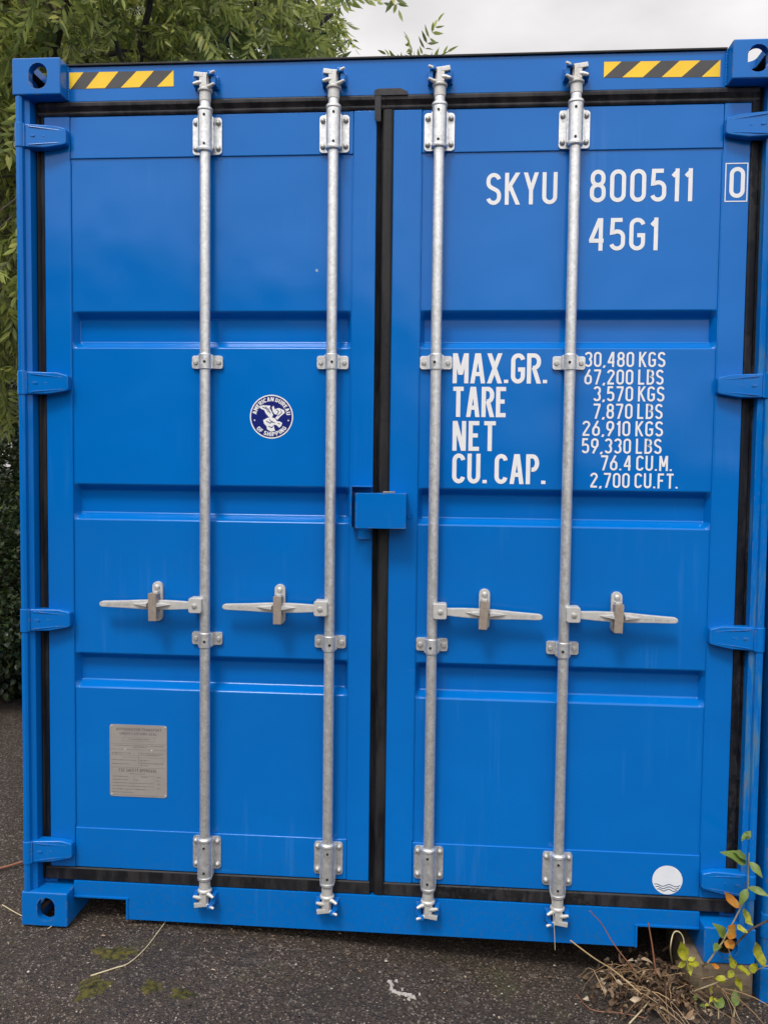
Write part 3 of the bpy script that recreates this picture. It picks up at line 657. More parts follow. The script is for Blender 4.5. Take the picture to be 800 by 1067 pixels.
def text(name, s, x0, x1, z0, z1, y, mat, parent, sw=.125, gap=.25, mapf=None, lab=None):
    h_ = z1-z0; ih = 1-sw                                # inner height of the centreline box
    st = []; cx = sw/2
    for ch in s:
        wch, strokes = G(ch)
        for cl, p in strokes:
            q = [(cx+a, sw/2+b*ih) for a, b in p]
            if not cl:
                for i0, i1 in ((0, 1), (-1, -2)):
                    (ax, ay), (bx_, by_) = p[i0], p[i1]
                    if ay in (0, 1) and abs(ay-by_) > 1.2*abs(ax-bx_): q[i0] = (q[i0][0], 1. if ay == 1 else 0.)
            if len(p) == 2 and abs(p[0][1]-p[1][1]) > 1.2*abs(p[0][0]-p[1][0]): cl = 2    # steep bar, ends cut level
            st.append((cl, q))
        cx += wch+(sw+gap-.09 if ch != ' ' else 0)
        if ch == '.' : cx += .02
    tot = cx-(sw+gap-.09)+sw/2; k = (x1-x0)/tot/h_ if x1 else 1
    m = MB(); layer = 0
    for cl, p in st:
        p = [(a*k, b) for a, b in p]
        if cl == 2:
            (ax, ay), (bx_, by_) = p; hw_ = sw/2*math.hypot(bx_-ax, by_-ay)/abs(by_-ay)
            vs, fs = [Vector(v) for v in ((ax-hw_, ay), (ax+hw_, ay), (bx_+hw_, by_), (bx_-hw_, by_))], [(0, 1, 2, 3)]
        else: vs, fs = ribbon(cl, p, sw/2)
        out = []
        for v in vs:
            if mapf: X_, Z_ = mapf(v.x, v.y, tot)
            else: X_, Z_ = x0+v.x*h_, z0+v.y*h_
            out.append((X_, y-.00012*(layer % 4), Z_))
        m.add(out, fs); layer += 1
    o = m.build(name, mat, parent, smooth=0)
    if lab: o['label'] = lab
    return o
YT = DY-.0007
text('lettering', 'SKYU', 1.541, 1.764, 2.4285, 2.529, YT, 'white_vinyl', dr)
text('lettering', '800511', 1.868, 2.185, 2.4325, 2.5345, YT, 'white_vinyl', dr)
text('lettering', '0', 2.2965, 2.342, 2.439, 2.534, .0573, 'white_vinyl', dr, sw=.13)
m = MB()
for a in ((2.2822, 2.3515, 2.5435, 2.5465), (2.2822, 2.3515, 2.4270, 2.4300), (2.2822, 2.2852, 2.4301, 2.5434), (2.3485, 2.3515, 2.4301, 2.5434)): m.box(a[0], a[1], .0569, .0578, a[2], a[3])
m.build('digit_box', 'white_vinyl', dr)
text('lettering', '45G1', 1.868, 2.083, 2.281, 2.383, YT, 'white_vinyl', dr)
for s, a, b, z0, z1 in (('MAX.GR.', 1.4435, 1.747, 1.859, 1.956), ('TARE', 1.4435, 1.618, 1.750, 1.848), ('NET', 1.4465, 1.586, 1.640, 1.737), ('CU. CAP.', 1.4475, 1.748, 1.5335, 1.631)):
    text('lettering', s, a, b, z0, z1, YT, 'white_vinyl', dr, sw=.140, gap=.24 if s != 'MAX.GR.' else .20)
for s, a, b, z0, z1 in (('30,480 KGS', 1.864, 2.117, 1.913, 1.961), ('67,200 LBS', 1.8645, 2.113, 1.857, 1.905), ('3,570 KGS', 1.894, 2.117, 1.8035, 1.8515),
                        ('7,870 LBS', 1.895, 2.113, 1.7475, 1.796), ('26,910 KGS', 1.862, 2.116, 1.692, 1.7405), ('59,330 LBS', 1.861, 2.113, 1.636, 1.6845),
                        ('76.4 CU.M.', 1.923, 2.148, 1.5815, 1.630), ('2,700 CU.FT.', 1.891, 2.168, 1.5255, 1.5735)):
    text('lettering', s, a, b, z0, z1, YT, 'white_vinyl', dr, sw=.130, gap=.24)

# ---- hazard tape
def tape(x0, x1, z0, z1, top, bot, z0b, z1b):
    Z = lambda u, t: (z0*(1-u)+z0b*u)*(1-t)+(z1*(1-u)+z1b*u)*t
    X = lambda u: x0+(x1-x0)*u
    m = MB(); m.add([(X(0), .0544, Z(0, 0)), (X(1), .0544, Z(1, 0)), (X(1), .0544, Z(1, 1)), (X(0), .0544, Z(0, 1))], [(0, 1, 2, 3)])
    o = m.build('hazard_tape', 'black_vinyl', hdr, smooth=0)
    y = MB()
    for t, b in zip(top, bot):
        y.add([(X(b[0]), .0539, Z(b[0], .01)), (X(b[1]), .0539, Z(b[1], .01)), (X(t[1]), .0539, Z(t[1], .99)), (X(t[0]), .0539, Z(t[0], .99))], [(0, 1, 2, 3)])
    q = y.build('tmp', 'yellow_vinyl', None, smooth=0)
    bm = bmesh.new(); bm.from_mesh(o.data); n0 = len(bm.faces); bm.from_mesh(q.data); bm.faces.ensure_lookup_table()
    for f in bm.faces[n0:]: f.material_index = 1
    o.data.materials.append(MAT['yellow_vinyl']); bm.to_mesh(o.data); bm.free(); bpy.data.objects.remove(q)
u = lambda v, a, b: (v-a)/(b-a)
tape(.1645, .519, 2.8175, 2.8715, [(u(a, 237, 603), u(b, 237, 603)) for a, b in ((237, 290), (345, 412), (475, 535), (601, 603))],
     [(u(a, 237, 603), u(b, 237, 603)) for a, b in ((237, 245), (298, 365), (420, 485), (545, 603))], 2.8185, 2.8700)
tape(1.900, 2.2555, 2.8145, 2.8635, [(u(a, 118, 597), u(b, 118, 597)) for a, b in ((118, 190), (270, 352), (430, 515), (594, 597))],
     [(u(a, 118, 597), u(b, 118, 597)) for a, b in ((118, 120), (195, 280), (358, 440), (522, 597))], 2.8085, 2.8595)

# ---- round emblem
EX, EZ, ER = .8457, 1.7465, .0725
def disc(m, r_, y, k=56): m.add([(EX+r_*math.cos(2*math.pi*i/k), y, EZ+r_*math.sin(2*math.pi*i/k)) for i in range(k)], [tuple(range(k))])
m = MB(); disc(m, ER, YT); em = m.build('emblem', 'white_vinyl', dl, smooth=0)
m = MB(); disc(m, ER*.945, YT-.0002); 
q = m.build('tmp', 'navy_vinyl', None, smooth=0)
def joinin(o, q, mat):
    bm = bmesh.new(); bm.from_mesh(o.data); n0 = len(bm.faces); bm.from_mesh(q.data); bm.faces.ensure_lookup_table()
    if mat not in [x.name for x in o.data.materials]: o.data.materials.append(MAT[mat])
    ix = [x.name for x in o.data.materials].index(mat)
    for f in bm.faces[n0:]: f.material_index = ix
    bm.to_mesh(o.data); bm.free(); bpy.data.objects.remove(q)
joinin(em, q, 'navy_vinyl')
def ringtext(s, r_, hgt, a0, a1, top):
    def mp_(x, z, tot):
        t = x/tot; a = R(a0+(a1-a0)*t); rr = r_+z*hgt if top else r_-(z)*hgt+hgt
        return EX+rr*math.cos(a), EZ+rr*math.sin(a)
    return text('tmp', s, 0, 0, 0, 1, YT-.0004, 'white_vinyl', None, sw=.20, gap=.20, mapf=mp_)
q = ringtext('AMERICAN BUREAU', ER*.70, ER*.19, 172, 6, True); joinin(em, q, 'white_vinyl')
q = ringtext('OF SHIPPING', ER*.70, ER*.19, 218, 324, False); joinin(em, q, 'white_vinyl')
eagle = [   # outlines read from the photo's emblem, in units of the emblem radius
 [(-.58, .46), (-.40, .52), (-.05, .50), (-.08, .38), (.02, .22), (.08, .08), (.02, -.04), (-.12, -.02), (-.26, .14), (-.34, .30), (-.50, .36)],
 [(.10, .50), (.15, .34), (.34, .40), (.58, .30), (.62, .18), (.42, .02), (.28, -.14), (.18, -.06), (.30, .08), (.14, .12), (.06, .24), (.02, .42)],
 [(-.38, -.16), (-.20, -.06), (-.02, -.02), (.18, -.08), (.26, -.20), (.40, -.22), (.50, -.28), (.46, -.42), (.36, -.50), (.24, -.38), (.10, -.36), (.14, -.54), (.18, -.64), (-.02, -.68), (-.20, -.58), (-.22, -.44), (-.34, -.32)]]
m = MB()
for k_, pl in enumerate(eagle): m.add([(EX+a*ER, YT-.0004-.0001*k_, EZ+b*ER) for a, b in pl], [tuple(range(len(pl)))])
for a in (-80, 180):
    pass
for a in (192, -12):
    cx_, cz_ = EX+.80*ER*math.cos(R(a)), EZ+.80*ER*math.sin(R(a))
    m.add([(cx_+.05*ER*(1 if i % 2 == 0 else .45)*math.cos(2*math.pi*i/10), YT-.0005, cz_+.05*ER*(1 if i % 2 == 0 else .45)*math.sin(2*math.pi*i/10)) for i in range(10)], [tuple(range(10))])
q = m.build('tmp', 'white_vinyl', None, smooth=0); joinin(em, q, 'white_vinyl')
m = MB()
for p, r_ in (([(-.42, .44), (-.24, .36), (-.12, .20)], .010), ([(-.30, .46), (-.14, .34), (-.04, .14)], .010), ([(.22, .32), (.34, .24), (.26, .10)], .010), ([(.44, .30), (.48, .18), (.30, .02)], .010),
              ([(-.24, -.20), (-.06, -.30), (.06, -.20)], .012), ([(-.14, -.44), (.02, -.50), (.08, -.42)], .012), ([(-.10, -.12), (.0, -.24), (.16, -.28)], .010), ([(.30, -.30), (.40, -.34)], .01)):
    vs, fs = ribbon(0, p, r_*1.6); m.add([(EX+v.x*ER, YT-.0008, EZ+v.y*ER) for v in vs], fs)
q = m.build('tmp', 'navy_vinyl', None, smooth=0); joinin(em, q, 'navy_vinyl')

# ---- data plate
px0, px1, pz0_, pz1_ = .2880, .4890, .4400, .6915
m = MB(); m.prism_xz(rrect((px0+px1)/2, (pz0_+pz1_)/2, px1-px0, pz1_-pz0_, .008), .0628, .0640)
pl = m.build('data_plate', 'plate_metal', dl)
PX = lambda a: px0+(px1-px0)*(a-130)/530.; PZ = lambda b: pz1_-(pz1_-pz0_)*(b-95)/665.
yp = .06275
def ptext(s, a0, a1, b0, b1, sw=.15):
    q = text('tmp', s, PX(a0), PX(a1), PZ(b1), PZ(b0), yp-.0002, 'plate_ink', None, sw=sw); joinin(pl, q, 'plate_ink')
ptext('APPROVED FOR TRANSPORT', 190, 612, 125, 150); ptext('UNDER CUSTOMS SEAL', 225, 568, 165, 188); ptext('CSC SAFETY APPROVAL', 215, 568, 500, 530)
m = MB(); T = .0005
def rline(a0, b0, a1, b1, t=T): 
    x0_, x1_ = sorted((PX(a0), PX(a1))); z0_, z1_ = sorted((PZ(b0), PZ(b1)))
    m.add([(x0_-t, yp-.0001-.00001*(len(m.f) % 7), z0_-t), (x1_+t, yp-.0001-.00001*(len(m.f) % 7), z0_-t), (x1_+t, yp-.0001-.00001*(len(m.f) % 7), z1_+t), (x0_-t, yp-.0001-.00001*(len(m.f) % 7), z1_+t)], [(0, 1, 2, 3)])
for b in (270, 322, 490, 755-10): rline(140, b, 650, b, .0004)
rline(400, 345, 400, 485, .0004)
for rc in ((255, 212, 548, 246), (355, 565, 540, 690), (255, 375, 395, 395), (410, 395, 630, 440)):
    rline(rc[0], rc[1], rc[2], rc[1], .0003); rline(rc[0], rc[3], rc[2], rc[3], .0003); rline(rc[0], rc[1], rc[0], rc[3], .0003); rline(rc[2], rc[1], rc[2], rc[3], .0003)
rr = random.Random(3)
def small(a0, a1, b):                                  # print too worn and small to read
    a = a0
    while a < a1: 
        w2 = rr.uniform(4, 14); rline(a, b+rr.uniform(-1, 1), min(a+w2, a1), b+rr.uniform(-1, 1)+3, .0004); a += w2+rr.uniform(5, 9)
small(305, 495, 226)
for b, lst in ((285, ((170, 330), (345, 490), (505, 630))), (298, ((345, 470),)), (355, ((150, 330), (415, 630))), (370, ((150, 240), (415, 600))), (420, ((150, 380), (415, 500))), (448, ((415, 630),)), (456, ((150, 310),)), (466, ((415, 490),)),
               (545, ((320, 460),)), (573, ((155, 300), (420, 480), (560, 600))), (603, ((155, 300), (360, 400), (560, 600))), (632, ((155, 345), (360, 530), (570, 600))), (660, ((155, 345), (360, 530))), (676, ((570, 595),)), (690, ((155, 345), (370, 470))), (718, ((155, 345),))):
    for a0, a1 in lst: small(a0, a1, b)
q = m.build('tmp', 'plate_ink', None, smooth=0); joinin(pl, q, 'plate_ink')
m = MB()
for a, b in ((275, 325), (520, 328), (150, 110), (645, 110), (150, 742), (645, 742)): m.lathe([(.0032, 0), (.0030, .001), (.001, .0018)], (PX(a), yp, PZ(b)), '-y', 10)
q = m.build('tmp', 'forged_zinc', None); joinin(pl, q, 'forged_zinc')

# ---- white round sticker with three waves
sx_, sz_, sr = 2.1715, .2385, .0485
m = MB(); m.add([(sx_+sr*math.cos(2*math.pi*i/48), .0593, sz_+sr*math.sin(2*math.pi*i/48)) for i in range(48)], [tuple(range(48))])
st_ = m.build('sticker', 'sticker_white', dr, smooth=0)
m = MB()
for k_ in range(3):
    zz = -.018-.008*k_; xm = math.sqrt(sr**2-zz**2)*.93
    vs, fs = ribbon(0, [(-xm+2*xm*i/24, zz+.0034*math.sin(i/24*4*math.pi+.6)) for i in range(25)], .0013)
    m.add([(sx_+v.x, .0590, sz_+v.y) for v in vs], fs)
q = m.build('tmp', 'sticker_ink', None, smooth=0); joinin(st_, q, 'sticker_ink')

# ------------------------------------------------------------------ neighbour container, standing lower, against the right side
root2 = root.copy(); COL.objects.link(root2); root2.location = root.location+Vector((2.4475, -.020, -.112))
root2.name = 'shipping_container.001'
tag(root2, 'second blue container standing slightly lower, only its edge showing at the right border', 'container')
for c in BASE_PARTS[1:]:
    c2 = c.copy(); COL.objects.link(c2); c2.parent = root2; c2.matrix_parent_inverse = c.matrix_parent_inverse.copy()
    if 'label' in c2: del c2['label']
    if c.name.startswith('corner_casting') or c.name.startswith('corner_post'):
        c2.data = c.data.copy(); c2.data.materials[0] = MAT['blue_paint_scuffed']
    for h_ in HINGES.get(c, []):
        h2 = h_.copy(); COL.objects.link(h2); h2.parent = c2; h2.matrix_parent_inverse = Matrix.Identity(4)

# ------------------------------------------------------------------ timber block under the right corner
gb = gz(2.3, .1)-.004
m = MB(); m.box(2.235, 2.4335, .002, .300, gb, -.0015)
b = m.build('support_block', 'timber', None, .004, seg=2); tag(b, 'weathered tan timber block under the right bottom corner of the container', 'block')

# ------------------------------------------------------------------ foliage tools
def leaves_mesh(name, mat, P, D, Nn, Ln, Wd, parent=None, droop=.18, fold=.16, extra=None):
    """P base, D direction, Nn normal-ish, arrays"""
    n_ = len(P); D = D/np.linalg.norm(D, axis=1, keepdims=True)
    Sd = np.cross(D, Nn); Sd /= np.linalg.norm(Sd, axis=1, keepdims=True)+1e-9; U = np.cross(Sd, D)
    Ln = Ln[:, None]; Wd = Wd[:, None]
    st = [(.30, .46), (.62, .40)]
    V = [P]
    for t, wf in st:
        c = P+D*Ln*t-U*Ln*droop*t*t
        V += [c+Sd*Wd*wf+U*Wd*fold, c, c-Sd*Wd*wf+U*Wd*fold]
    V.append(P+D*Ln-U*Ln*droop)
    V = np.stack(V, 1).reshape(-1, 3)
    base = (np.arange(n_)*8)[:, None]
    tris = np.array([[0, 1, 2], [0, 2, 3], [1, 4, 5], [1, 5, 2], [2, 5, 6], [2, 6, 3], [4, 7, 5], [5, 7, 6]])
    Fc = (base[:, :, None]+tris[None]).reshape(-1, 3)
    if extra: V = np.vstack([V, extra[0]]); 
    me = bpy.data.meshes.new(name)
    nf = len(Fc); me.vertices.add(len(V)); me.vertices.foreach_set('co', V.astype(np.float32).ravel())
    me.loops.add(nf*3); me.loops.foreach_set('vertex_index', Fc.astype(np.int32).ravel())
    me.polygons.add(nf); me.polygons.foreach_set('loop_start', np.arange(nf, dtype=np.int32)*3)
    me.polygons.foreach_set('use_smooth', np.ones(nf, bool)); me.update(); me.validate()
    me.materials.append(MAT[mat])
    o = bpy.data.objects.new(name, me); COL.objects.link(o)
    if parent: par(o, parent)
    return o
def rand_dir(n_):
    v = rng.normal(size=(n_, 3)); return v/np.linalg.norm(v, axis=1, keepdims=True)
def sprigs(origin, direc, length, npair, ll, lw, droopf=.6):
    """compound twigs: returns leaf arrays and the stem polylines"""
    P, D, U, stems = [], [], [], []
    for o, d in zip(origin, direc):
        Ls = length*rng.uniform(.6, 1.25); pts = [o]; dd = d.copy(); k = 8
        for i in range(k):
            dd = dd+np.array([0, 0, -droopf/k]); dd /= np.linalg.norm(dd); pts.append(pts[-1]+dd*Ls/k)
        pts = np.array(pts); stems.append(pts)
        side = np.cross(dd, rng.normal(size=3)); side /= np.linalg.norm(side)+1e-9
        for j in range(npair):
            t = (.12+.88*j/npair)*k; i = int(t); b = pts[i]+(pts[min(i+1, k)]-pts[i])*(t-i)
            ax = pts[min(i+1, k)]-pts[max(i-1, 0)]; ax = ax/np.linalg.norm(ax)
            for s_ in (-1, 1):
                P.append(b); dv = ax*.75+side*s_*rng.uniform(.55, 1.)+rng.normal(size=3)*.18+np.array([0, 0, -.25]); D.append(dv)
                U.append(np.cross(ax, side)+rng.normal(size=3)*.35)
        P.append(pts[-1]); D.append(dd); U.append(np.cross(dd, side)+rng.normal(size=3)*.3)
    P, D, U = map(np.array, (P, D, U)); n_ = len(P)
    return P, D, U, ll*rng.uniform(.6, 1.2, n_), lw*rng.uniform(.7, 1.2, n_), stems
def limb(m, a, b, r0, r1, bend=.25, k=10):
    a, b = np.array(a, float), np.array(b, float); off = rng.normal(size=3)*bend; pts = []
    for i in range(k+1):
        t = i/k; pts.append(a+(b-a)*t+off*math.sin(t*math.pi)+np.array([0, 0, bend*1.2*math.sin(t*math.pi)])+rng.normal(size=3)*.012*bend)
    m.tube(pts, [r0+(r1-r0)*i/k for i in range(k+1)], 7); return np.array(pts)

# ------------------------------------------------------------------ main tree, overhanging the roof from behind left
def blob_points(n_, blobs):
    out = []; vol = np.array([b[1][0]*b[1][1]*b[1][2] for b in blobs]); cnt = (vol/vol.sum()*n_).astype(int)
    for (c, r), k in zip(blobs, cnt):
        v = rand_dir(k)*(rng.uniform(0, 1, (k, 1))**(1/2.4)); out.append(np.array(c)+v*np.array(r))
    return np.vstack(out)
def tree(tname, label, loc, blobs, ntw, leafm, ll, lw, seed_limbs, trunk_h, trunk_r, keep=None, slen=.40, npair=8, extra=None, group=None, cat='tree'):
    rt_ = empty(tname, loc); tag(rt_, label, cat, group)
    tm = MB(); base = np.array(loc); top = base+np.array([.15, -.1, trunk_h])
    tp = [base+np.array([0, 0, -.1])+(top-base)*t+np.array([.06*math.sin(5*t), .05*math.cos(4*t), 0]) for t in np.linspace(0, 1, 9)]
    tm.tube(tp, [trunk_r*(1.35-.75*t) if t > .1 else trunk_r*1.6 for t in np.linspace(0, 1, 9)], 12)
    O = blob_points(ntw, blobs)
    if keep is not None: O = O[keep(O)]
    bmk = MB(); tips = []
    for i in range(seed_limbs):
        q = O[rng.integers(len(O))]; p = limb(bmk, tp[-1-rng.integers(3)], q, trunk_r*.42, .018, .35, 12); tips.append(p[4:])
    A = np.vstack(tips)
    sel = rng.choice(len(O), min(len(O), seed_limbs*14), replace=False)
    for i in sel:
        q = O[i]; dd = ((A-q)**2).sum(1); j = dd.argmin()
        if dd[j] < 2.2**2: limb(bmk, A[j], q, .014, .004, .10, 5)
    cen = np.mean([b[0] for b in blobs], 0)
    dr_ = O-cen; dr_ = dr_/np.linalg.norm(dr_, axis=1, keepdims=True)*.7+rng.normal(size=O.shape)*.5+np.array([0, 0, -.15]); dr_ /= np.linalg.norm(dr_, axis=1, keepdims=True)
    if extra is not None: O = np.vstack([O, extra[0]]); dr_ = np.vstack([dr_, extra[1]])
    P, D, U, LL, LW, stems = sprigs(O, dr_, slen, npair, ll, lw)
    leaves_mesh('crown', leafm, P, D, U, LL, LW, rt_)
    for s_ in stems[::1 if len(stems) < 800 else 2]: bmk.tube(s_[::2], [.0032, .0028, .0022, .0016, .001][:len(s_[::2])], 3, False)
    if extra is not None:
        for a, b in extra[2]: limb(bmk, a, b, .016, .004, .08, 12)
    tm.build('trunk', 'bark', rt_); bmk.build('branches', 'bark', rt_)
    return rt_
keep = lambda O: ~((O[:, 0] > -.25) & (O[:, 2] < 3.5)) & ~((O[:, 0] > -.55) & (O[:, 2] < 3.0))
ex_o = np.array([(.92, 3.0, 4.98), (1.02, 3.0, 5.02), (.84, 3.0, 4.98), (1.06, 3.05, 5.04), (.78, 3.1, 4.96), (1.07, 5.02, 5.20), (1.10, 5.0, 5.16), (1.02, 5.0, 5.14), (1.12, 5.0, 5.10)])
ex_d = np.array([(.3, 0, -.5), (.7, 0, -.3), (-.4, 0, -.5), (.8, 0, -.35), (-.6, 0, -.3), (-.2, 0, 1.2), (.35, 0, 1.2), (-.7, 0, 1.0), (.7, 0, 1.)])
tree('ash_tree', 'broad green tree with narrow hanging leaves spreading above the container roof', (-2.3, 4.6, 0),
     [((-2.1, 3.4, 4.9), (1.9, 1.5, .9)), ((-.8, 3.9, 5.1), (1.2, 1.4, .80)), ((-1.6, 3.0, 3.3), (.95, .9, 1.4)), ((-.12, 4.2, 5.15), (.70, 1.0, .50)), ((-2.8, 4.8, 6.3), (1.6, 1.6, .8))],
     2650, 'ash_leaf', .112, .028, 16, 3.0, .16, keep, extra=(ex_o, ex_d, [((-.6, 3.6, 5.4), (1.04, 3.0, 5.08)), ((-.4, 4.9, 4.95), (1.08, 5.0, 5.12))]))
tree('sycamore_tree', 'darker tree standing farther back behind the overhanging leaves', (-5.0, 9.5, 0),
     [((-4.6, 9.0, 6.6), (3.2, 2.2, 2.6)), ((-2.6, 9.4, 7.4), (2.3, 1.8, 1.6)), ((-5.0, 8.6, 3.2), (2.8, 1.8, 2.4))], 2600, 'back_leaf', .15, .060, 14, 4.0, .22, None, .5, 7)

# shrubs along the left
def shrub(sname, label, c, r, n_, leafm='ivy_leaf', ls=.045, lw_=.034, group='shrubs left of the container'):
    e = empty(sname, (c[0], c[1], 0)); tag(e, label, 'shrub', group)
    v = rand_dir(n_)*(rng.uniform(0, 1, (n_, 1))**(1/3.5)); P = np.array(c)+v*np.array(r)
    P += .10*np.sin(P[:, [1, 2, 0]]*7)
    P[:, 2] = np.maximum(P[:, 2], gz(-2, 0)+.02)
    D = v+rng.normal(size=v.shape)*.6+np.array([0, 0, -.2]); U = np.array([0, 0, 1.])+v*.5+rng.normal(size=v.shape)*.5
    leaves_mesh('foliage', leafm, P, D, U, ls*rng.uniform(.6, 1.25, n_), lw_*rng.uniform(.7, 1.2, n_), e, .1, .1)
    m = MB()
    for i in range(34):
        q = P[rng.integers(n_)]; limb(m, (c[0]+rng.normal()*.12, c[1]+rng.normal()*.12, -.05), q, .014, .003, .10, 7)
    m.build('stems', 'bark', e); return e
shrub('ivy_shrub', 'dark evergreen shrub in front, rising from the asphalt edge left of the container', (-1.65, 2.85, .62), (.72, .80, .72), 15000)
shrub('ivy_shrub', 'tall dark shrub behind the front one, under the hanging leaves', (-1.75, 4.1, 1.15), (.95, .9, 1.25), 15000)
shrub('laurel_shrub', 'shadowed shrub at the back, close to the container side', (-1.2, 6.2, 1.5), (.95, 1.2, 1.7), 11000, ls=.07, lw_=.04)
shrub('laurel_shrub', 'wide shrub at the far left edge under the tree', (-3.6, 4.6, 1.3), (1.3, 1.3, 1.5), 11000, ls=.07, lw_=.04)

# far woods behind the photographer (seen only as the dark lower part of the paint's reflection)
m = MB(); NX, NZ = 90, 10
for j in range(NZ+1):
    for i in range(NX+1):
        a = R(-100+200*i/NX); t = j/NZ
        hgt = 3.4+7.4/(1+math.exp((math.degrees(a)+1)/6.5))+.7*math.sin(i*1.7)+.5*math.sin(i*.61+1)
        rad = 26+1.2*math.sin(i*2.3+j)+ (1-math.cos(t*math.pi/2))*5
        m.v.append((1.4+rad*math.sin(a), -2.6-rad*math.cos(a), -.3+hgt*math.sin(t*math.pi/2)))
for j in range(NZ):
    for i in range(NX): k_ = j*(NX+1)+i; m.f.append((k_, k_+1, k_+NX+2, k_+NX+1))
wd = m.build('woods', 'woods_mat', None, smooth=80); tag(wd, 'far wood edge behind the photographer', 'woods', kind='stuff')

# ------------------------------------------------------------------ small things on the ground
def gnd(px, py, z=None):                                # ground point under a picture point, used once to read positions
    d = fw+r2*((px-400)/F)-u2*((py-533.5)/F); t = .5
    for _ in range(30):
        q = CAMP+d*t; zz = gz(q.x, q.y); t = (zz-CAMP.z)/d.z
    return CAMP+d*t
def atY(px, py, Y):
    d = fw+r2*((px-400)/F)-u2*((py-533.5)/F); return CAMP+d*((Y-CAMP.y)/d.y)
def stalk(name, pts, r0, r1, mat, label, cat='straw', group=None):
    P_ = []
    pts = [Vector(p) for p in pts]
    for i in range(len(pts)-1):
        p0_ = pts[max(i-1, 0)]; p1_ = pts[i]; p2_ = pts[i+1]; p3_ = pts[min(i+2, len(pts)-1)]
        for k in range(6):
            t = k/6; P_.append(.5*((2*p1_)+(-p0_+p2_)*t+(2*p0_-5*p1_+4*p2_-p3_)*t*t+(-p0_+3*p1_-3*p2_+p3_)*t**3))
    P_.append(pts[-1]); n_ = len(P_)
    m = MB(); m.tube(P_, [r0+(r1-r0)*i/(n_-1) for i in range(n_)], 6); o = m.build(name, mat, None, smooth=60)
    return tag(o, label, cat, group)
lift = Vector((0, 0, .004))
stalk('straw', [gnd(95, 1018)+lift, gnd(120, 1010)+lift, gnd(134, 1005)+lift, gnd(152, 989)+lift, gnd(174, 961)+lift*2], .0026, .0014, 'pale_straw', 'long bent straw on the asphalt in front of the left fork pocket', group='straws on the ground')
stalk('straw', [gnd(3, 944)+lift, gnd(20, 955)+lift*2, gnd(37, 963)+lift*3], .0020, .0014, 'pale_straw', 'thin pale straw touching the bottom left corner casting', group='straws on the ground')
stalk('straw', [gnd(50, 969)+lift, gnd(62, 963)+lift*2, gnd(73, 961)+lift*2], .0018, .0012, 'pale_straw', 'short straw at the foot of the left corner casting', group='straws on the ground')
stalk('twig', [gnd(-12, 910)+lift*2, gnd(8, 905)+lift*2, gnd(24, 901)+lift*3], .0065, .005, 'red_brown_stem', 'red brown twig lying left of the container', 'twig')
def blobmesh(name, c, rx, ry, hgt, mat, label, cat, seed, rough=.35, kind=None, group=None):
    rr_ = random.Random(seed); m = MB(); K, J = 40, 7; ph = [rr_.uniform(0, 6.28) for _ in range(6)]
    for j in range(J+1):
        t = j/J
        for k in range(K):
            a = 2*math.pi*k/K; f = 1+rough*(.5*math.sin(3*a+ph[0])+.35*math.sin(5*a+ph[1])+.3*math.sin(8*a+ph[2])+.2*math.sin(13*a+ph[3]))
            x, y = c[0]+rx*f*(1-t)*math.cos(a), c[1]+ry*f*(1-t)*math.sin(a)
            m.v.append((x, y, gz(x, y)-.004+hgt*(1-(1-t)**2)*(1 if t == 0 else rr_.uniform(.75, 1.1))+(.0 if t == 0 else 0)))
    for j in range(J):
        for k in range(K): m.f.append((j*K+k, j*K+(k+1) % K, (j+1)*K+(k+1) % K, (j+1)*K+k))
    o = m.build(name, mat, None, smooth=60); return tag(o, label, cat, group, kind)
G3 = 'moss patches on the asphalt'
p = gnd(97, 1029); blobmesh('moss_patch', p, .060, .070, .0125, 'moss', 'bright yellow green moss patch below the long bent straw', 'moss', 1, group=G3)
p = gnd(120, 993); blobmesh('moss_patch', p, .078, .045, .0115, 'moss', 'dull green moss patch between the straw and the left fork pocket', 'moss', 2, group=G3)
p = gnd(158, 1029); blobmesh('moss_patch', p, .045, .048, .0115, 'moss', 'small dark moss patch right of the bright one', 'moss', 3, group=G3)
p = gnd(190, 1036); blobmesh('moss_patch', p, .062, .042, .0110, 'moss', 'flat dark moss patch, rightmost of the moss patches', 'moss', 4, group=G3)
m = MB()
for px_, py_, a, b in ((406, 1023, .007, .005), (408, 1026, .006, .007), (408, 1030, .006, .008), (411, 1033, .008, .006), (416, 1035, .010, .005), (422, 1036, .009, .006), (427, 1037, .010, .007), (431, 1039, .007, .006), (413, 1022, .005, .004), (426, 1041, .005, .004), (419, 1031, .003, .003), (437, 1036, .003, .003)):
    c = gnd(px_, py_); K = 18; ph = random.random()*6
    vs = [(c.x+a*(1+.35*math.sin(3*t+ph)+.2*math.sin(7*t))*math.cos(t), c.y+b*(1+.35*math.sin(3*t+ph)+.2*math.sin(7*t))*math.sin(t)) for t in np.linspace(0, 2*math.pi, K, endpoint=False)]
    m.add([(x, y, gz(x, y)-.003) for x, y in vs]+[(c.x+(x-c.x)*.6, c.y+(y-c.y)*.6, gz(x, y)+.0045) for x, y in vs], [tuple(range(K, 2*K))]+[(k, (k+1) % K, K+(k+1) % K, K+k) for k in range(K)])
o = m.build('chalky_splash', 'white_residue', None, .0008); tag(o, 'small white splash on the asphalt in front of the door gap', 'splash')
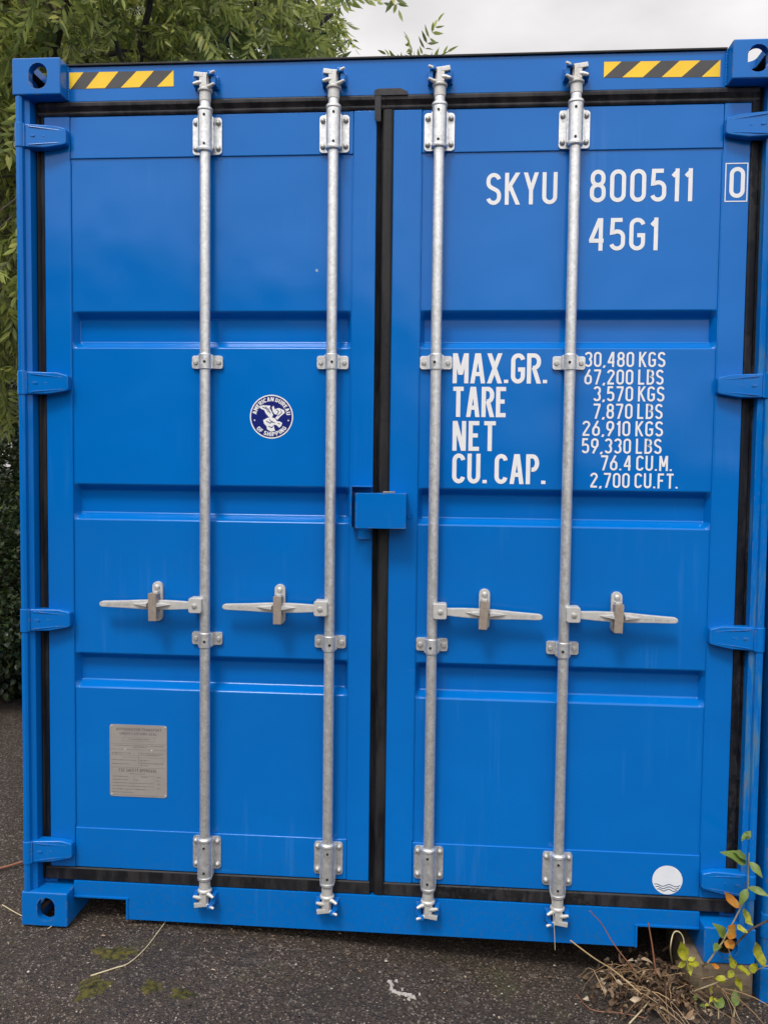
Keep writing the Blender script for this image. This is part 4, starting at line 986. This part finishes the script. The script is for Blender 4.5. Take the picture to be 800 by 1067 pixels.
# loose grit
m = MB()
for i in range(1500):
    x, y = random.uniform(-.6, 2.7), random.uniform(-.75, .04 if random.random() < .9 else .8)
    s_ = random.uniform(.0015, .0042)*(1.6 if random.random() < .05 else 1); a = random.random()*3
    vs = []
    for dx, dy, dz in ((1, 0, 0), (0, 1, 0), (-1, 0, 0), (0, -1, 0), (0, 0, .8), (0, 0, -.5)):
        k = random.uniform(.7, 1.2); vs.append((x+s_*k*(dx*math.cos(a)-dy*math.sin(a)), y+s_*k*(dx*math.sin(a)+dy*math.cos(a)), gz(x, y)+s_*.5+dz*s_*k))
    m.add(vs, [(0, 1, 4), (1, 2, 4), (2, 3, 4), (3, 0, 4), (1, 0, 5), (2, 1, 5), (3, 2, 5), (0, 3, 5)])
n = N('grit'); ge = n.new('ShaderNodeNewGeometry'); n.col(n.ramp(ge.outputs['Random Per Island'], [(0, (.04, .035, .03)), (.7, (.14, .12, .10)), (1, (.42, .39, .35))])); n.set(Roughness=.85)
o = m.build('loose_grit', 'grit', None, smooth=0); tag(o, 'loose grit scattered over the asphalt', 'grit', kind='stuff')

n_ = 260; P = np.zeros((n_, 3)); P[:, 0] = rng.uniform(-.7, 2.6, n_); P[:, 1] = np.where(rng.random(n_) < .55, rng.uniform(-.10, .12, n_), rng.uniform(-.7, .1, n_))
P[:, 2] = [gz(a, b)+.004 for a, b in P[:, :2]]; D = rng.normal(size=(n_, 3)); D[:, 2] *= .12
lo = leaves_mesh('leaf_crumbs', 'dead_leaf', P, D, np.tile([0, 0, 1.], (n_, 1))+rng.normal(size=(n_, 3))*.2, .012*rng.uniform(.4, 1.6, n_), .006*rng.uniform(.4, 1.2, n_), None, .1, .3)
tag(lo, 'crumbs of dead leaves strewn over the asphalt', 'leaves', kind='stuff')
# ------------------------------------------------------------------ dead weeds heaped at the right fork pocket
n_ = 360; P = np.zeros((n_, 3))
P[:, 0] = np.clip(rng.normal(2.12, .10, n_), 1.90, 2.40); P[:, 1] = rng.normal(.03, .07, n_)-.10*rng.random(n_)
hh = np.exp(-((P[:, 0]-2.10)/.15)**2)*.10
P[:, 2] = [gz(a, b) for a, b in P[:, :2]]; P[:, 2] += rng.random(n_)**1.6*hh+.005
D = rng.normal(size=(n_, 3)); D[:, 2] *= .5
lo = leaves_mesh('dead_leaves', 'dead_leaf', P, D, rng.normal(size=(n_, 3))+np.array([0, 0, .6]), .030*rng.uniform(.5, 1.4, n_), .018*rng.uniform(.4, 1.2, n_), None, .45, .5)
tag(lo, 'heap of curled brown dead leaves in front of the right fork pocket', 'leaves', kind='stuff')
m = MB(); rs = random.Random(5)
for i in range(54):
    x, y = rs.gauss(2.12, .08), rs.uniform(-.06, .06); a = rs.uniform(0, 2*math.pi); l = rs.uniform(.08, .20)
    if i < 10: a = rs.uniform(-1.35, -.7); l = rs.uniform(.22, .42); y = -.05
    z = gz(x, y)+rs.uniform(.01, .06); arcz = rs.uniform(.0, .05); pts = []
    for k in range(9):
        t = k/8; xx, yy = x+math.cos(a)*l*t+.02*math.sin(3*t+i), y+math.sin(a)*l*t
        if yy > .045: yy = .045
        pts.append((xx, yy, max(gz(xx, yy)+.004, z*(1-t)+gz(xx, yy)*t+arcz*math.sin(t*math.pi)+.004)))
    rr0 = rs.uniform(.0010, .0024); m.tube([(a_[0]+rs.uniform(-.003, .003), a_[1]+rs.uniform(-.003, .003), a_[2]+rs.uniform(0, .003)) for a_ in pts], [rr0*(1-.07*q_) for q_ in range(9)], 5)
o = m.build('dead_stalks', 'straw_mix', None, smooth=60); tag(o, 'tangle of dry brown stalks spreading from the leaf heap', 'stalks', kind='stuff')
GS = 'dry stalks by the right fork pocket'
stalk('dry_stalk', [atY(594, 980, -.08), atY(618, 998, -.07), atY(640, 1012, -.05), atY(668, 1036, -.10)], .0024, .0018, 'dry_straw', 'long dry stalk slanting down across the left side of the leaf heap', 'stalk', GS)
stalk('dry_stalk', [gnd(701, 1008), atY(698, 990, .0), atY(701, 973, .0), atY(707, 971, .0), atY(712, 980, .0), atY(711, 1000, -.02)], .0022, .0018, 'pale_straw', 'pale stalk arching into a hoop in front of the fork pocket', 'stalk', GS)
stalk('dry_stalk', [atY(683, 1015, -.02), atY(679, 985, -.02), atY(675, 962, -.02)], .0030, .0022, 'red_brown_stem', 'upright reddish stalk rising from the leaf heap', 'stalk', GS)
stalk('dry_stalk', [atY(660, 1010, -.03), atY(640, 985, -.03), atY(626, 962, -.04), atY(614, 949, -.05)], .0020, .0014, 'red_brown_stem', 'thin reddish stalk leaning up left against the sill', 'stalk', GS)
stalk('dry_stalk', [gnd(600, 1036), gnd(616, 1052), gnd(645, 1058)+lift*2, gnd(672, 1062)+lift], .0016, .0014, 'red_brown_stem', 'thin reddish runner lying on the asphalt below the heap', 'stalk', GS)
stalk('dry_stalk', [gnd(655, 1068)+lift, gnd(672, 1052)+lift*3, gnd(683, 1040)+lift*6], .0026, .0020, 'pale_straw', 'pale stalk pointing to the bottom edge of the photo', 'stalk', GS)
stalk('dry_stalk', [atY(574, 930, -.012), atY(577, 965, -.02), atY(578, 990, -.03)], .0012, .0008, 'pale_straw', 'fine straw hanging from the lower cam of the fourth bar', 'stalk', GS)
stalk('dark_twig', [atY(764, 986, -.05), atY(780, 970, -.06), atY(792, 963, -.06), atY(815, 952, -.06)], .0030, .0040, 'dark_twig', 'dark twig crossing the bottom right corner casting', 'twig')

# ------------------------------------------------------------------ weeds with green, yellow and orange leaves
def weed(wname, label, stems, leaves, group):
    e = empty(wname, stems[0][0]); tag(e, label, 'weed', group)
    for pts in stems:
        m = MB(); m.tube(pts, [.0030-(.0014)*i/(len(pts)-1) for i in range(len(pts))], 6); m.build('stem', 'weed_stem', e)
    for a, b, w_, kind in leaves:
        a, b = Vector(a), Vector(b); dv = b-a; Ln = dv.length; dv.normalize()
        vw = (CAMP-a).normalized(); nn = (vw+Vector((random.uniform(-.5, .5), random.uniform(-.2, .2), .7))).normalized()
        sd_ = dv.cross(nn).normalized(); uu = sd_.cross(dv)
        m = MB(); K = 9; vs = []; curl = random.uniform(-.35, .35)
        for i in range(K+1):
            t = i/K; wd_ = w_*Ln*.58*math.sin(math.pi*min(1, t**.8))**.9*(1-.25*t); c = a+dv*Ln*t-uu*Ln*.18*math.sin(t*math.pi*.9)*(1 if kind != 'g' else -.5)+uu*.0
            c = c+sd_*Ln*curl*.35*t*t; wv = .35+.25*math.sin(t*9+curl*20); vs += [c+sd_*wd_+uu*wd_*wv, c, c-sd_*wd_+uu*wd_*(.7-wv)]
        m.add(vs, [f for i in range(K) for f in ((3*i, 3*i+1, 3*i+4, 3*i+3), (3*i+1, 3*i+2, 3*i+5, 3*i+4))])
        m.build('leaf', {'g': 'weed_leaf_green', 'y': 'weed_leaf_yellow', 'o': 'weed_leaf_orange'}[kind], e, smooth=80)
    return e
A = lambda x, y, Y=-.07: atY(x, y, Y)
def LS(lst, Y=-.07): return [(A(a, b, Y+random.uniform(-.01, .01)), A(c, d, Y+random.uniform(-.035, .01)), w_, k) for a, b, c, d, w_, k in lst]
GW = 'weeds at the right bottom corner'
weed('leafy_weed', 'tall climbing weed with green and orange leaves in front of the right corner casting',
     [[gnd(722, 1012), A(737, 1003), A(752, 982), A(765, 958), A(775, 938), A(779, 925), A(779, 905), A(780, 889)]],
     LS([(777, 899, 749, 891, .36, 'g'), (777, 897, 763, 888, .5, 'g'), (780, 898, 794, 915, .42, 'g'), (779, 925, 802, 933, .34, 'g'), (778, 926, 772, 945, .42, 'g'), (770, 946, 756, 928, .44, 'o'), (773, 948, 786, 963, .55, 'y'),
         (755, 977, 741, 961, .46, 'g'), (757, 976, 766, 965, .6, 'o'), (767, 964, 779, 972, .5, 'y'), (757, 979, 764, 988, .7, 'o'), (750, 985, 743, 992, .6, 'g'), (779, 867, 772, 877, .4, 'g'), (776, 874, 782, 866, .75, 'g')]), GW)
weed('leafy_weed', 'low weed with yellow leaves beside the pale hooped stalk',
     [[gnd(715, 1030), A(716, 1010), A(715, 1000)]],
     LS([(715, 1001, 708, 983, .42, 'y'), (714, 1003, 705, 1006, .62, 'y'), (717, 1002, 728, 1005, .6, 'y'), (717, 1003, 721, 1017, .55, 'y'), (716, 1001, 724, 996, .5, 'y')], -.05), GW)
weed('leafy_weed', 'sprawling weed with yellow green leaves over the timber block',
     [[gnd(705, 1040), A(730, 1030), A(757, 1020), A(780, 1013), A(803, 1005)], [A(762, 1018), A(766, 1008), A(760, 995), A(758, 985)]],
     LS([(766, 1008, 760, 998, .45, 'y'), (764, 1012, 757, 1017, .6, 'y'), (780, 1012, 769, 1007, .5, 'y'), (781, 1012, 788, 1005, .6, 'y'), (756, 1019, 744, 1018, .42, 'y'), (755, 1021, 750, 1024, .5, 'y'), (767, 1018, 772, 1034, .40, 'y'),
         (763, 1005, 758, 995, .5, 'g'), (765, 1000, 764, 1010, .4, 'y'), (741, 1027, 742, 1036, .4, 'y'), (742, 1038, 738, 1045, .4, 'y'), (743, 1040, 749, 1043, .35, 'y'), (797, 1007, 790, 980, .36, 'y'), (749, 1008, 741, 1005, .5, 'o')], -.08), GW)
weed('leafy_weed', 'small green seedlings on the asphalt below the timber block',
     [[gnd(748, 1062), gnd(748, 1056)+lift*4], [gnd(764, 1060), gnd(765, 1052)+lift*4], [gnd(735, 1056), gnd(734, 1052)+lift*3]],
     [(gnd(a, b)+lift*h1, gnd(c, d)+lift*h2, .5, k) for a, b, h1, c, d, h2, k in ((748, 1056, 4, 742, 1051, 8, 'g'), (748, 1056, 4, 753, 1050, 8, 'g'), (765, 1052, 4, 770, 1049, 10, 'g'), (765, 1052, 4, 760, 1050, 9, 'g'), (734, 1052, 3, 739, 1051, 5, 'y'), (734, 1052, 3, 728, 1053, 4, 'g'), (765, 1054, 4, 766, 1048, 14, 'g'), (722, 1046, 2, 727, 1044, 6, 'g'))], GW)
